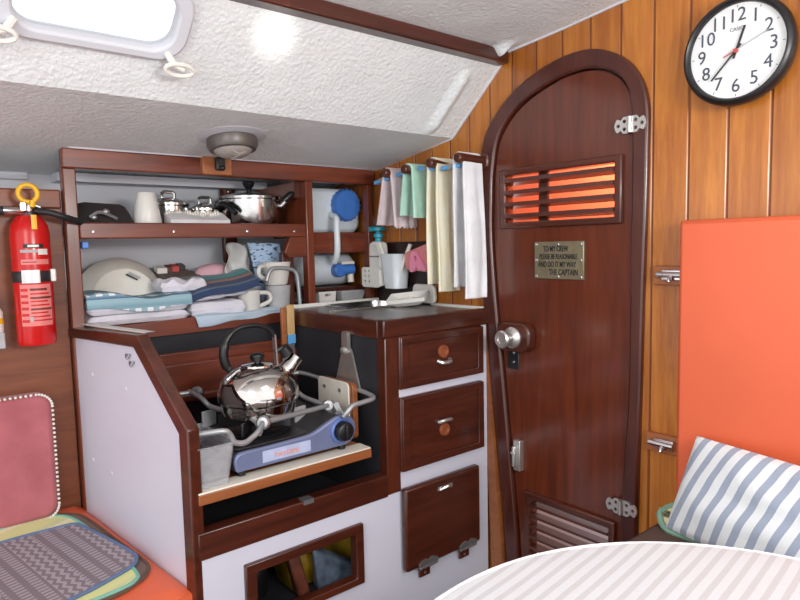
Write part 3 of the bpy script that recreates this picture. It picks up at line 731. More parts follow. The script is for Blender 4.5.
def saucepan(lbl, c, r, h, knob, name='saucepan'):
    t = thing(name, lbl, 'pot', c)
    x, y, z = c
    MB().lathe([(r*.94, 0), (r, .012), (r, h-.008), (r*1.05, h-.004), (r*1.05, h)], c, Z, 44).done('pan', M['steel'], t)
    l = MB().lathe([(r*1.06, h), (r*1.06, h+.006), (r*.9, h+.014), (r*.5, h+.026), (.02, h+.032), (0, h+.032)], c, Z, 44).done('lid', M['steel'], t)
    if knob == 'loop':
        MB().tube([(x, y-.028, z+h+.026), (x, y-.028, z+h+.052), (x, y-.018, z+h+.058), (x, y+.018, z+h+.058), (x, y+.028, z+h+.052), (x, y+.028, z+h+.026)], .008, 8).done('lid_handle', M['steel'], l)
    else:
        MB().lathe([(.014, h+.028), (.012, h+.045), (.022, h+.058), (.030, h+.075), (.026, h+.083), (0, h+.085)], c, Z, 24).done('lid_knob', M['black'], l)
    return t
saucepan('small lidded steel pot with loop handle beside the white cup', (-2.86, 1.02, .100), .085, .105, 'loop')
t = saucepan('steel pan with black side handle behind the frilled paper', (-2.85, 1.185, .100), .068, .085, 'loop')
MB().tube([(-2.83, 1.235, .185), (-2.75, 1.225, .205), (-2.70, 1.24, .19), (-2.67, 1.255, .16)], [.016, .017, .014, .012], 10, smooth=3).done('handle', M['black'], t)
t = saucepan('large steel casserole with black lid knob on the upper shelf', (-2.80, 1.385, .100), .142, .138, 'knob', 'casserole')
MB().tube([(-2.70, 1.475, .20), (-2.69, 1.495, .20), (-2.68, 1.512, .222)], [.016, .016, .016], 10).done('handle', M['steel'], t)
MB().tube([(-2.68, 1.505, .225), (-2.665, 1.535, .255), (-2.664, 1.548, .262)], [.016, .017, .010], 10).done('grip', M['black'], t)
fp = thing('paper_packet', 'white packet with frilled cream edge in front of the pans', 'packet', (-2.69, 1.08, ZU))
MB().slab(lambda u, v: (-2.74+.08*v, .955+.265*u, .160-.030*v+.010*sin(u*7)*(1-v)), lambda u, v: (-2.74+.08*v, .955+.265*u, .1005), 24, 6).done('packet', M['paper'], fp)
mb = MB()
for i in range(22): mb.ell((-2.735, .965+.0115*i, .160+.005*sin(i*1.7)), (.010, .0065, .014), 8, 6)
mb.done('frill', M['cream'], fp)

# ------------------------------------------------------------------ things on the lower shelf
bs = thing('basin', 'round cream plastic basin leaning on its side behind the towels', 'basin', (-2.88, .775, -.29))
bx = Vector((1, 0, .12)).normalized()
MB().lathe([(.186, -.05), (.191, -.046), (.184, -.03), (.162, .0), (.140, .028), (.134, .034), (.128, .030), (0, .032)], (-2.86, .805, -.210), bx, 56).done('shell', M['cream'], bs)
for i, (a, c) in enumerate(((.05, M['ink']), (.062, M['palegrey']))):
    MB().obox((-2.829, .835+i*.012, -.110+i*.008), (.004, .052, .007), bx, (0, .86, -.5)).done('sticker', c, bs)
def stack(z0, z1, y0, y1, x0, x1, wav, seed, tilt=0.0):
    def top(u, v):
        e = min(1, 8*u, 8*(1-u), 8*v, 8*(1-v)); e = sqrt(max(0, 1-(1-e)**2))
        n = noise.noise(Vector((u*5+seed, v*3, seed)))
        return (x0+(x1-x0)*v+.006*sin(u*7+seed), y0+(y1-y0)*u, (z0+z1)/2+(z1-z0)/2*e+wav*n+tilt*u)
    def bot(u, v):
        e = min(1, 8*u, 8*(1-u), 8*v, 8*(1-v)); e = sqrt(max(0, 1-(1-e)**2))
        n = noise.noise(Vector((u*5+seed, 9, seed)))
        return (x0+(x1-x0)*v+.006*sin(u*7+seed), y0+(y1-y0)*u, (z0+z1)/2-(z1-z0)/2*e+wav*.3*n+tilt*u)
    return MB().slab(top, bot, 32, 16)
tag(stack(-.291, -.248, .60, 1.00, -2.85, -2.618, .004, 1).done('folded_towel', M['linen'], base=(-2.72, .8, -.29)), 'white folded towel lowest in the pile at the shelf\'s left', 'towel', 'folded towels on the lower shelf')
tag(stack(-.250, -.205, .60, 1.00, -2.85, -2.616, .005, 2.3).done('folded_towel', M['linen'], base=(-2.72, .8, -.25)), 'white folded towel directly under the blue patterned towel', 'towel', 'folded towels on the lower shelf')
M['blueknit'] = None
def blueknit():
    m = Mat('blue knitted pattern'); t = m.node('ShaderNodeTexCoord'); sp_ = m.node('ShaderNodeSeparateXYZ'); m.l.new(t.outputs['Object'], sp_.inputs[0])
    z = m.math('ADD', sp_.outputs[2], m.math('MULTIPLY', sp_.outputs[0], -.25))
    q = m.math('FRACT', m.math('DIVIDE', z, .055)); ny = m.math('FRACT', m.math('DIVIDE', sp_.outputs[1], .033))
    c = m.ramp(q, [(0.0, lin((70, 104, 140))), (.30, lin((158, 186, 196))), (.55, lin((124, 160, 176))), (.8, lin((152, 184, 194)))])
    band = m.math('MULTIPLY', m.math('LESS_THAN', m.math('ABSOLUTE', m.math('SUBTRACT', q, .30)), .13), m.math('GREATER_THAN', ny, .5))
    c = m.mix(band, c, lin((226, 234, 238)))
    m.setp(Base_Color=c, Roughness=.95); m.bump(m.noise(t.outputs['Object'], 200, 2), .4, .004); return m.m
M['blueknit'] = blueknit()
def bk(u, v, d):
    y = .60+.41*u
    zt = -.165+.012*sin(u*8)-.022*u
    if v < .5: return (-2.84+.222*v*2, y, zt+d-.03*max(0, v-.4))
    w = (v-.5)*2
    return (-2.618+.010*sin(w*1.5)-0, y, zt+d*(1-w)-.004-w*(.052+.008*sin(u*6)))
def bk2(u, v):
    p = bk(u, v, 0); return (p[0]-(.012 if v >= .5 else 0), p[1], p[2]-(.035 if v < .5 else .0)-.002)
tag(MB().slab(lambda u, v: bk(u, v, .0), bk2, 40, 24).done('patterned_towel', M['blueknit'], base=(-2.72, .8, -.21)), 'pale blue towel with knitted white pattern topping the left pile', 'towel', 'folded towels on the lower shelf')
tag(stack(-.176, -.128, .90, 1.10, -2.78, -2.655, .022, 4.1).done('bunched_cloth', M['linen'], base=(-2.75, .98, -.165)), 'bunched white cloth lying between the basin and striped towel', 'cloth')
gb = thing('box', 'grey-brown box with colourful printed edge behind the bunched cloth', 'box', (-2.88, 1.0, -.292))
MB().hexa([(-2.97, .97, -.29), (-2.84, .99, -.29), (-2.84, 1.15, -.29), (-2.97, 1.15, -.29), (-2.97, .97, -.095), (-2.84, .99, -.125), (-2.84, 1.15, -.115), (-2.97, 1.11, -.080)]).done('body', M['greycloth'], gb, bevel=.004)
for i, (y0, y1, m_) in enumerate(((.975, 1.02, M['white']), (1.02, 1.045, M['redwrap']), (1.045, 1.075, M['redink']), (1.075, 1.105, M['black']))):
    MB().hexa([(-2.965, y0, -.093+i*.003), (-2.92, y0, -.104+i*.003), (-2.92, y1, -.104+i*.003), (-2.965, y1, -.093+i*.003), (-2.965, y0, -.068+i*.003), (-2.92, y0, -.080+i*.003), (-2.92, y1, -.080+i*.003), (-2.965, y1, -.068+i*.003)]).done('printed_edge', m_, gb)
tag(stack(-.225, -.205, 1.02, 1.28, -2.83, -2.64, .012, 6.2, .02).done('folded_towel', M['linen'], base=(-2.72, 1.15, -.22)), 'white folded towel under the navy and teal striped towel', 'towel', 'folded towels on the lower shelf')
tag(stack(-.291, -.228, 1.01, 1.27, -2.83, -2.64, .008, 8.2).done('folded_towel', M['linen'], base=(-2.72, 1.15, -.29)), 'white folded towel resting on the shelf below the striped towel', 'towel', 'folded towels on the lower shelf')
M['navystripe'] = stripes('navy teal stripes', [(0, (46, 64, 98)), (.16, (84, 104, 136)), (.22, (46, 62, 92)), (.38, (150, 110, 98)), (.48, (84, 104, 116)), (.56, (60, 142, 142)), (.74, (136, 140, 146)), (.80, (44, 112, 120))], (-.86, -.12, .5), .17, phase=.42, noise_amt=.004)
def ns(u, v, d):
    y = .985+.345*u+.02*v; zt = -.176+.075*u**.8+.010*sin(u*6)
    w = v
    return (-2.84+.215*w, y-.02*w, zt-.055*max(0, w-.25)**1.3*1.3+d)
tag(MB().slab(lambda u, v: ns(u, v, .014), lambda u, v: ns(u, v, -.014), 30, 20).done('striped_towel', M['navystripe'], base=(-2.72, 1.15, -.19)), 'navy and teal striped towel sloping across the lower shelf', 'towel')
tag(MB().ell((-2.87, 1.22, -.110), (.055, .09, .045)).done('cloth_bundle', M['pinkcloth'], base=(-2.87, 1.22, -.155)), 'pink cloth bundle behind the navy and teal striped towel', 'cloth')
# pale blue cloth hanging over the shelf edge
M['paleblue'] = cloth('pale blue cloth', (196, 212, 226), (176, 198, 218))
def pb(u, v):
    y = 1.02+.43*u; drop = .045-.030*u+.004*sin(u*13)
    if v < .4: return (-2.70+.09*v/.4, y, -.283+.004*sin(u*9))
    w = (v-.4)/.6
    return (-2.609+.006*sin(w*2+u*4), y+.01*w, -.284-drop*w)
tag(MB().grid(pb, 30, 14).done('hanging_cloth', M['paleblue'], base=(-2.65, 1.2, -.29), solid=.006), 'pale blue cloth hanging over the lower shelf edge', 'cloth')
pg_ = tag(MB().grid(lambda u, v: (-2.80+.04*sin(u*9+v*3)*v-.02*v, 1.245+.17*u*(1-.25*v)+.015*v+.012*sin(v*9), -.20+.215*v-.045*abs(u-.45)*v+.05*v*abs(sin(u*6))*.5), 22, 16).done('plastic_bag', M['bagplastic'], base=(-2.86, 1.31, -.2), solid=.003), 'crumpled translucent plastic bag standing beside the printed sheet', 'bag')
M['printed'] = None
def printed():
    m = Mat('printed blue sheet'); v = m.coords((1, 22, 60)); n = m.noise(v, 2.2, 1)
    c = m.ramp(n, [(.38, lin((52, 74, 110))), (.43, lin((168, 196, 226))), (.7, lin((186, 208, 234)))])
    m.setp(Base_Color=c, Roughness=.6); return m.m
M['printed'] = printed()
tag(MB().hexa([(-2.79, 1.43, -.29), (-2.79, 1.575, -.29), (-2.782, 1.575, -.29), (-2.782, 1.43, -.29), (-2.82, 1.375, .030), (-2.80, 1.535, .022), (-2.792, 1.535, .022), (-2.812, 1.375, .030)]).done('printed_sheet', M['printed'], base=(-2.8, 1.47, -.29)), 'pale blue printed sheet with dark marks at the shelf\'s right end', 'paper')
def mug(name, lbl, c, r0, r1, h, hy, mat, cat='cup'):
    t = thing(name, lbl, cat, c)
    MB().lathe([(r0*.9, 0), (r0, .006), (r1, h-.004), (r1-.004, h), (r1-.010, h-.006), (r0-.012, .012), (0, .010)], c, Z, 32).done('bowl', mat, t)
    if hy:
        x, y, z = c
        d = Vector((.35, hy, 0)).normalized()
        P = [Vector((x, y, z))+d*(r1*.95)+Vector((0, 0, h*.85)), Vector((x, y, z))+d*(r1+.040)+Vector((0, 0, h*.80)), Vector((x, y, z))+d*(r1+.045)+Vector((0, 0, h*.45)), Vector((x, y, z))+d*(r0*.95)+Vector((0, 0, h*.22))]
        MB().tube(P, .010, 8, smooth=4).done('handle', mat, t)
    return t
mug('mug', 'white mug lowest of the stack beside the printed sheet', (-2.70, 1.468, -.290), .055, .062, .115, 0, M['palegrey'])
mug('mug', 'white mug with handle stacked on top beside printed sheet', (-2.70, 1.462, -.174), .055, .070, .110, -1, M['porcelain'])
mug('mug', 'white cup with handle standing right of the folded towels', (-2.70, 1.315, -.290), .048, .052, .10, 1, M['porcelain'])
tag(MB().tube([(-2.63, 1.545, -.29), (-2.63, 1.538, -.16), (-2.63, 1.525, -.115), (-2.63, 1.49, -.097), (-2.63, 1.42, -.092), (-2.63, 1.39, -.105), (-2.63, 1.372, -.15)], .0095, 10, smooth=4).done('bent_pipe', M['alu'], base=(-2.63, 1.47, -.29)), 'bent grey metal pipe in front of the stacked white mugs', 'pipe')

# ------------------------------------------------------------------ water containers
sb_ = MB().box(-3.02, -2.70, 1.625, 2.0, -.225, -.205).done('can_shelf', M['mahogany_y'], sh)
MB().box(-3.02, -2.70, 1.625, 2.0, .050, .070).done('can_shelf', M['mahogany_y'], sh)
MB().box(-3.05, -2.62, 1.46, 2.0, -.318, -.296).done('lower_shelf', M['dark_panel'], sh)
wc = thing('water_can', 'upper white water can with a large blue screw cap', 'container', (-2.85, 1.80, .07))
MB().plate((-2.99, 0, 0), Y, Z, X, [rrect(1.635, 1.988, .072, .300, .055)], 0, .26).done('body', M['frosted'], wc, bevel=.02)
cp = MB().lathe([(.080, 0), (.080, .035), (.074, .045), (0, .045)], (-2.735, 1.885, .215), X, 40)
for i in range(20): cp.tube([(-2.733, 1.885+.080*cos(i*pi/10), .215+.080*sin(i*pi/10)), (-2.694, 1.885+.080*cos(i*pi/10), .215+.080*sin(i*pi/10))], .004, 6)
cp.done('cap', M['blue'], wc)
MB().tube([(-2.72, 1.80, .165), (-2.655, 1.785, .145), (-2.640, 1.776, .10), (-2.640, 1.776, -.02), (-2.68, 1.785, -.075)], .016, 12, smooth=4).done('hose', M['frosted'], wc)
wc = thing('water_can', 'lower white water can with a blue tap', 'container', (-2.85, 1.80, -.205))
MB().lathe([(0, -.185), (.06, -.18), (.086, -.15), (.09, -.12), (.09, .12), (.086, .15), (.06, .18), (0, .185)], (-2.845, 1.802, -.112), Y, 40).done('body', M['frosted'], wc)
tp = MB().lathe([(.034, 0), (.036, .006), (.036, .05), (.03, .056), (0, .056)], (-2.765, 1.845, -.12), X, 24).tube([(-2.73, 1.85, -.12), (-2.72, 1.925, -.118)], .028, 14).done('tap', M['blue'], wc)
MB().tube([(-2.725, 1.91, -.12), (-2.722, 1.912, -.185)], .017, 12).box(-2.745, -2.705, 1.845, 1.925, -.090, -.076).done('spout', M['ivory'], tp)
tag(MB().plate((-2.75, 0, 0), Y, Z, X, [[(1.70, -.292), (1.795, -.292), (1.805, -.215), (1.697, -.215)], rrect(1.735, 1.768, -.250, -.238, .005)], 0, .05).done('small_box', M['white'], base=(-2.72, 1.75, -.29), bevel=.003), 'small white box with slot under the lower water can', 'box')
tag(MB().slab(lambda u, v: (-2.82+.15*u, 1.815+.16*v, -.226), lambda u, v: (-2.80+.11*u, 1.835+.12*v, -.292), 4, 4).done('tray', M['palegrey'], base=(-2.75, 1.9, -.29), bevel=.004), 'grey plastic tray right of the small white box', 'tray')

# ------------------------------------------------------------------ wash things on the bulkhead
spb = MB().box(-2.62, -2.19, 2.003, YB, -.28, .018).done('splashback', M['dark_panel'], base=(-2.4, 2.01, -.28), bevel=.003)
tag(spb, 'dark splash panel on the planks behind the sink', 'panel')
bk_ = thing('soap_basket', 'white perforated soap basket left of the toothbrush cup', 'basket', (-2.52, 1.95, -.205))
hs = [circ(-2.575+.033*i+.012*(j % 2)*0, -.175+.026*j, .008, 8) for i in range(2) for j in range(3)]
MB().plate((0, 1.895, 0), X, Z, Y, [rrect(-2.60, -2.455, -.205, -.105, .015)]+hs, 0, .006).box(-2.60, -2.592, 1.90, 2.003, -.205, -.115).box(-2.463, -2.455, 1.90, 2.003, -.205, -.115).box(-2.60, -2.455, 1.90, 2.003, -.205, -.197).done('basket', M['white'], bk_)
so = thing('soap_bottle', 'white soap bottle with teal pump in the perforated basket', 'bottle', (-2.525, 1.95, -.197))
MB().plate((0, 1.92, 0), X, Z, Y, [crom2([(-2.57, -.196), (-2.48, -.196), (-2.475, -.10), (-2.478, .0), (-2.50, .022), (-2.55, .022), (-2.572, .0), (-2.575, -.10)], 4, True)], 0, .055).done('bottle', M['white'], so, bevel=.012)
MB().lathe([(.016, .02), (.016, .04), (.024, .045), (.024, .062), (.012, .066), (.012, .074), (.036, .078), (.036, .094), (.02, .10), (0, .10)], (-2.522, 1.947, 0), Z, 20).tube([(-2.522, 1.947, .088), (-2.53, 1.90, .086)], .012, 10).done('pump', M['teal'], so)
MB().box(-2.565, -2.485, 1.9165, 1.9205, -.055, -.048).done('label_line', M['grey_ink'], so)
tc = thing('toothbrush_cup', 'translucent square cup on the splash panel', 'cup', (-2.365, 1.94, -.2))
mb = MB(); q0 = rrect(-2.435, -2.335, 1.905, 1.985, .025); q1 = rrect(-2.458, -2.325, 1.895, 1.998, .03)
L0 = [mb.v((a, b, -.205)) for a, b in q0]; L1 = [mb.v((a, b, -.04)) for a, b in q1]
for i in range(len(L0)): mb._f([L0[i-1], L0[i], L1[i], L1[i-1]])
mb._f(L0); mb.done('cup', M['frosted'], tc, solid=.006)
t = thing('spatula', 'broad white handle leaning left in the translucent cup', 'utensil', (-2.39, 1.93, -.195))
MB().hexa([(-2.40, 1.925, -.19), (-2.375, 1.925, -.19), (-2.375, 1.935, -.19), (-2.40, 1.935, -.19), (-2.50, 1.90, .02), (-2.455, 1.90, .02), (-2.455, 1.91, .02), (-2.50, 1.91, .02)]).done('handle', M['white'], t, bevel=.004)
t = thing('toothbrush', 'thin white handle leaning right in the translucent cup', 'toothbrush', (-2.33, 1.93, -.195))
MB().tube([(-2.36, 1.935, -.19), (-2.31, 1.94, -.06), (-2.272, 1.945, .005)], [.007, .008, .010], 8).done('handle', M['white'], t)
pc = thing('pouch', 'pink pouch hooked on the dark splash panel', 'pouch', (-2.2, 1.96, -.12))
MB().plate((0, 1.93, 0), X, Z, Y, [[(-2.30, -.115), (-2.13, -.125), (-2.12, -.0), (-2.145, .008), (-2.305, -.035)]], 0, .05).done('body', M['pinkbag'], pc, bevel=.008)
MB().plate((0, 1.912, 0), X, Z, Y, [crom2([(-2.245, -.12), (-2.21, -.115), (-2.20, -.09), (-2.185, -.11), (-2.13, -.115), (-2.17, -.06), (-2.20, -.03), (-2.235, -.04)], 4, True), circ(-2.205, -.062, .012, 10)], 0, .02).done('hook', M['pink'], pc, bevel=.004)
sd = thing('soap_dish', 'white soap dish with upright back beside the sink', 'soap dish', (-2.25, 1.9, -.275))
MB().plate((0, 1.975, 0), X, Z, Y, [rrect(-2.30, -2.145, -.275, -.185, .025)], 0, .02).done('back', M['white'], sd, bevel=.006)
def dish(u, v, d):
    e = max(abs(u-.5), abs(v-.5))*2; rim = .022*max(0, e-.62)/.38
    return Vector((-2.33, 1.87, -.236))+Vector((.17, .085, .022))*u+Vector((.065, -.085, -.026))*v+Vector((0, -.35, .93))*(rim-.014+d)
MB().slab(lambda u, v: dish(u, v, .0), lambda u, v: dish(u, v, -.012)-Vector((0, 0, .006)), 20, 16).done('dish', M['white'], sd)
MB().tube([(-2.225, 1.89, -.252), (-2.225, 1.99, -.262)], .014, 10).done('bracket', M['white'], sd)

# ------------------------------------------------------------------ towel rail and towels
rl = thing('towel_rail', 'dark wooden peg rail under the ceiling edge', 'rail', (-2.17, 2.0, .36))
MB().hexa([(-2.555, 1.985, .312), (-1.815, 1.985, .318), (-1.815, YB, .318), (-2.555, YB, .312), (-2.555, 1.985, .372), (-1.815, 1.985, .378), (-1.815, YB, .378), (-2.555, YB, .372)]).done('bar', M['mahogany_x'], rl, bevel=.008)
pegs = [(-2.335, .335), (-2.19, .337), (-2.02, .345), (-1.85, .348)]
for a, z in pegs:
    MB().tube([(a, 1.99, z), (a, 1.84, z+.006)], .021, 16).done('peg', M['mahogany'], rl, bevel=.006)
def towel(mat, label, pk, wt_, wb, front, backl, seed, folds, grp, shift=0.0, dx=0.0, fringe=0.0):
    a, z = pegs[pk]
    R_ = .028; L = front+backl+.10; yc = 1.925
    def f(u, v):
        s = v*L; lat = (u-.5)*2
        if s < backl: side, hang, x, zz = -1, backl-s, -R_, -(backl-s)
        elif s < backl+.10:
            t = pi-(s-backl)/.10*pi; side, hang, x, zz = cos(t), 0, R_*cos(t), R_*sin(t)
        else: side, hang = 1, s-backl-.10; x, zz = R_, -hang
        k = min(1, hang/.5)
        w = wt_+(wb-wt_)*min(1, hang/max(.01, front))**.8
        amp = .002+.011*min(1, hang/.25)
        ph = u*folds*2*pi+seed+1.6*noise.noise(Vector((u*2, hang*3, seed)))
        return (a+dx+x+side*(shift*min(1, hang/front)+(amp-.002)*(.6+.4*sin(ph))), min(2.004, yc+lat*w/2+.004*sin(hang*9+seed)), z+zz+fringe*sin(u*40+seed)*(1 if hang > front*.97 else 0))
    o = MB().grid(f, 40, 150).done('towel', mat, base=(a, 1.9, z-front), solid=.010)
    return tag(o, label, 'towel', grp)
G = 'towels on the peg rail'
towel(M['tw_pink'], 'pale pink short towel leftmost on the peg rail', 0, .115, .145, .250, .235, .5, 2.6, G, .030, -.01, .005)
towel(M['tw_mint'], 'mint green short towel on the peg rail', 1, .125, .135, .215, .20, 1.9, 2.0, G, .012)
towel(M['tw_cream'], 'long cream towel on the peg rail', 2, .108, .12, .55, .52, 3.0, 1.6, G, .004, -.012)
towel(M['tw_white'], 'long white towel nearest the arched door', 3, .108, .12, .575, .53, 4.0, 1.4, G, .004, -.018)
def cpeg(lbl, c, d, first=None):
    d = Vector(d).normalized(); c = Vector(c)
    if first is None:
        t = thing('clothes_peg', lbl, 'clothes peg', c, 'blue clothes pegs on the towels')
        for s in (-1, 1):
            MB().hexa([c+Vector((-.055, -.004+s*.009-.004, -.009)), c+Vector((.055, s*.005-.004, -.007)), c+Vector((.055, s*.005+.004, -.007)), c+Vector((-.055, s*.009+.004, -.009)),
                       c+Vector((-.055, s*.009-.004, .009)), c+Vector((.055, s*.005-.004, .007)), c+Vector((.055, s*.005+.004, .007)), c+Vector((-.055, s*.009+.004, .009))]).done('jaw', M['peg'], t, bevel=.003)
        MB().tube([c+Vector((0, -.014, 0)), c+Vector((0, .014, 0))], .012, 10).done('spring', M['alu'], t)
    else:
        t = first.copy(); COL.objects.link(t); t['label'] = lbl
        for ch in first.children:
            k = ch.copy(); COL.objects.link(k); k.parent = t
        t.location = W(c)
    t.rotation_euler = (0, -math.atan2(d.z, math.hypot(d.x, d.y)), math.atan2(d.y, d.x))
    return t
p0 = cpeg('blue clothes peg clipped to the pale pink towel', (-2.395, 1.885, .312), (1, 0, .12))
cpeg('blue clothes peg clipped to the mint green towel', (-2.225, 1.885, .330), (1, 0, .05), p0)
cpeg('blue clothes peg clipped to the cream towel', (-2.075, 1.885, .335), (1, 0, -.14), p0)
cpeg('blue clothes peg clipped to the long white towel', (-1.925, 1.885, .325), (1, 0, .02), p0)

# ------------------------------------------------------------------ clock
cx, cy, cz = -.821, 1.955, .545
ck = thing('wall_clock', 'round white wall clock with black rim on the pine planks', 'clock', (cx, YB, cz-.155))
MB().lathe([(.140, 2.02-cy), (.150, .05), (.155, .03), (.155, .012), (.150, .002), (.142, -.002), (.136, .004), (.133, .014)], (cx, cy, cz), Y, 72, cap=False).done('rim', M['black'], ck)
MB().lathe([(0, .016), (.136, .016), (.136, .03), (0, .03)], (cx, cy, cz), Y, 64).done('dial', plain('clock dial white', (232, 234, 234), .25, var=.01), ck)
for i in range(1, 13):
    a = i*pi/6; r = .100
    text(str(i), .054, (cx+r*sin(a), cy+.0155, cz+r*cos(a)), X, Z, plain('numeral grey %d' % i, (64, 72, 88), .5, var=.02) if i == 1 else bpy.data.materials['numeral grey 1'], ck, 'numeral', sx=.95, bold=.0)
for i in range(60):
    pass
mk = MB()
for i in range(12):
    a = i*pi/6; mk.obox((cx+.126*sin(a), cy+.0155, cz+.126*cos(a)), (.002, .001, .006), (cos(a), 0, -sin(a)), (0, 1, 0))
mk.done('tick_marks', M['grey_ink'], ck)
text('CASIO', .014, (cx, cy+.0155, cz+.062), X, Z, M['grey_ink'], ck)
def hand(name, ang, l, tail, w, d, mat):
    a = math.radians(ang); dr_ = Vector((sin(a), 0, cos(a))); c = Vector((cx, cy+d, cz))+dr_*(l-tail)/2
    MB().obox(c, (w, .002, l+tail), (cos(a), 0, -sin(a)), (0, 1, 0)).done(name, mat, ck)
hand('hour_hand', 19, .070, .022, .006, .012, M['ink']); hand('minute_hand', 223, .100, .022, .0045, .009, M['ink'])
hand('second_hand', 68, .095, 0, .0018, .0065, M['palegrey']); hand('second_hand_tail', 248, .036, 0, .003, .0065, M['redink'])
MB().lathe([(.006, .016), (.006, .004), (0, .004)], (cx, cy, cz), Y, 14).done('hub', M['redink'], ck)
def glass_mat():
    m = Mat('clear cover glass'); n = m.nt
    tr_ = m.node('ShaderNodeBsdfTransparent'); g = m.node('ShaderNodeBsdfGlossy'); g.inputs['Roughness'].default_value = .03
    fr = m.node('ShaderNodeFresnel'); fr.inputs['IOR'].default_value = 1.45
    mx = m.node('ShaderNodeMixShader'); m.l.new(fr.outputs[0], mx.inputs[0]); m.l.new(tr_.outputs[0], mx.inputs[1]); m.l.new(g.outputs[0], mx.inputs[2])
    m.l.new(mx.outputs[0], n.nodes['Material Output'].inputs['Surface']); return m.m
GLASS = glass_mat()
MB().lathe([(0, .0), (.07, .001), (.137, .004)], (cx, cy, cz), Y, 64, cap=False).done('cover_glass', GLASS, ck)
for o in wn.children:
    if o.name.startswith('pane'): o.data.materials[0] = GLASS

# ------------------------------------------------------------------ bolts on blocks
for zc, x0, lbl in ((-.118, -1.085, 'upper barrel bolt on a wood block right of the door'), (-.690, -1.105, 'lower barrel bolt on a wood block beside the orange backrest')):
    bt = thing('barrel_bolt', lbl, 'bolt', (x0+.05, YB, zc), 'barrel bolts right of the door')
    MB().box(x0, x0+.12, 2.0, YB, zc-.032, zc+.032).done('block', M['teak'], bt, bevel=.004)
    MB().box(x0+.035, x0+.105, 1.985, 2.0, zc-.015, zc+.02).tube([(x0+.02, 1.982, zc+.004), (x0+.108, 1.982, zc+.004)], .010, 10).tube([(x0+.07, 1.98, zc), (x0+.07, 1.965, zc-.02)], .007, 8).done('bolt', M['chrome'], bt, bevel=.003)

# ------------------------------------------------------------------ port side: backboard, extinguisher, bench
bb = thing('backboard', 'brown wooden backboard behind the port bench', 'panel', (-2.68, -.2, -1.08))
MB().box(-2.70, -2.655, -1.15, .541, -1.08, .168).done('board', M['board'], bb)
MB().box(-2.705, -2.64, -1.15, .541, .166, .236).done('top_rail', M['board'], bb, bevel=.006)
struct(MB().tube([(-3.045, -1.1, .325), (-3.045, .50, .325)], .02, 8).done('trim_6', M['hull']))
MB().box(-2.655, -2.60, -.3, .325, -.335, -.275).done('ledge_box', M['palegrey'], bb, bevel=.004)
bo = thing('bottle', 'small white bottle with yellow band at the left frame edge', 'bottle', (-2.62, .305, -.275))
MB().lathe([(.024, 0), (.026, .004), (.026, .07), (.018, .085), (.014, .09)], (-2.62, .300, -.275), Z, 20).done('body', M['white'], bo)
MB().lathe([(.0268, .030), (.0268, .050)], (-2.62, .300, -.275), Z, 20, cap=False).done('band', M['yellow'], bo)
MB().lathe([(.016, .09), (.016, .125), (0, .126)], (-2.62, .300, -.275), Z, 18).done('cap', M['white'], bo)

ex, ey, er = -2.58, .420, .063
fe = thing('fire_extinguisher', 'red fire extinguisher strapped to the brown backboard', 'fire extinguisher', (ex, ey, -.325))
MB().lathe([(er*.93, 0), (er, .010), (er, .40), (er*.93, .425), (er*.72, .45), (er*.45, .465), (er*.40, .475)], (ex, ey, -.325), Z, 44).done('cylinder', M['red'], fe)
def patch(a0, a1, z0, z1, mat, name, d=.001, n=8, skew=0.0):
    def f(u, v):
        a = math.radians(a0+(a1-a0)*u); r = er+d
        return (ex+r*cos(a), ey+r*sin(a), z0+(z1-z0)*v)
    return MB().grid(f, n, 1).done(name, mat, fe)
patch(-50, 45, -.255, -.108, M['labelpink'], 'label')
for i in range(6):
    patch(-48, -26, -.242+.022*i, -.232+.022*i, M['red'], 'label_print', .0015); 
for i, z in enumerate((-.125, -.155, -.195)):
    patch(-20, 42 if i else 30, z-.004, z+.003, M['redwrap'], 'label_print', .0015)
for i in range(9):
    patch(-20, 44-7*(i % 3), -.238+.0135*i, -.233+.0135*i, M['red'], 'label_print', .0013)
patch(-24, -14, -.238, -.222, M['palegrey'], 'label_mark', .002)
patch(-40, 45, -.038, -.020, M['labelpink'], 'label'); patch(-35, 5, -.031, -.028, M['redwrap'], 'label_print', .0015)
patch(-40, 40, .004, .014, M['palegrey'], 'label', .0012); patch(10, 42, -.004, .016, M['white'], 'label', .0016)
patch(-30, 28, .020, .034, M['ink'], 'label'); patch(-18, 14, .023, .031, M['white'], 'label_print', .0015)
MB().lathe([(er+.002, -.100), (er+.004, -.097), (er+.004, -.064), (er+.002, -.061)], (ex, ey, 0), Z, 44, cap=False).done('strap', M['darkgrey'], fe)
patch(-38, 10, -.103, -.057, M['steel'], 'buckle', .007)
MB().obox((ex+.043, ey+.058, -.078), (.012, .018, .045)).done('strap_catch', M['white'], fe, bevel=.004)
MB().lathe([(.030, .145), (.034, .150), (.034, .185), (.024, .19)], (ex, ey, -.04), Z, 24).done('collar', M['black'], fe)
MB().lathe([(.020, .145), (.022, .17), (.016, .185), (0, .186)], (ex, ey, 0), Z, 18).obox((ex+.015, ey-.02, .165), (.04, .02, .03)).done('valve', M['steel'], fe, bevel=.003)
MB().hexa([(ex-.012, ey-.03, .150), (ex+.012, ey-.03, .150), (ex+.012, ey+.045, .138), (ex-.012, ey+.045, .138), (ex-.012, ey-.03, .158), (ex+.012, ey-.03, .158), (ex+.012, ey+.045, .148), (ex-.012, ey+.045, .148)]).hexa([(ex-.012, ey-.0, .176), (ex+.012, ey-.0, .176), (ex+.012, ey+.040, .160), (ex-.012, ey+.040, .160), (ex-.012, ey-.0, .184), (ex+.012, ey-.0, .184), (ex+.012, ey+.040, .168), (ex-.012, ey+.040, .168)]).done('lever', M['brushed'], fe, bevel=.002)
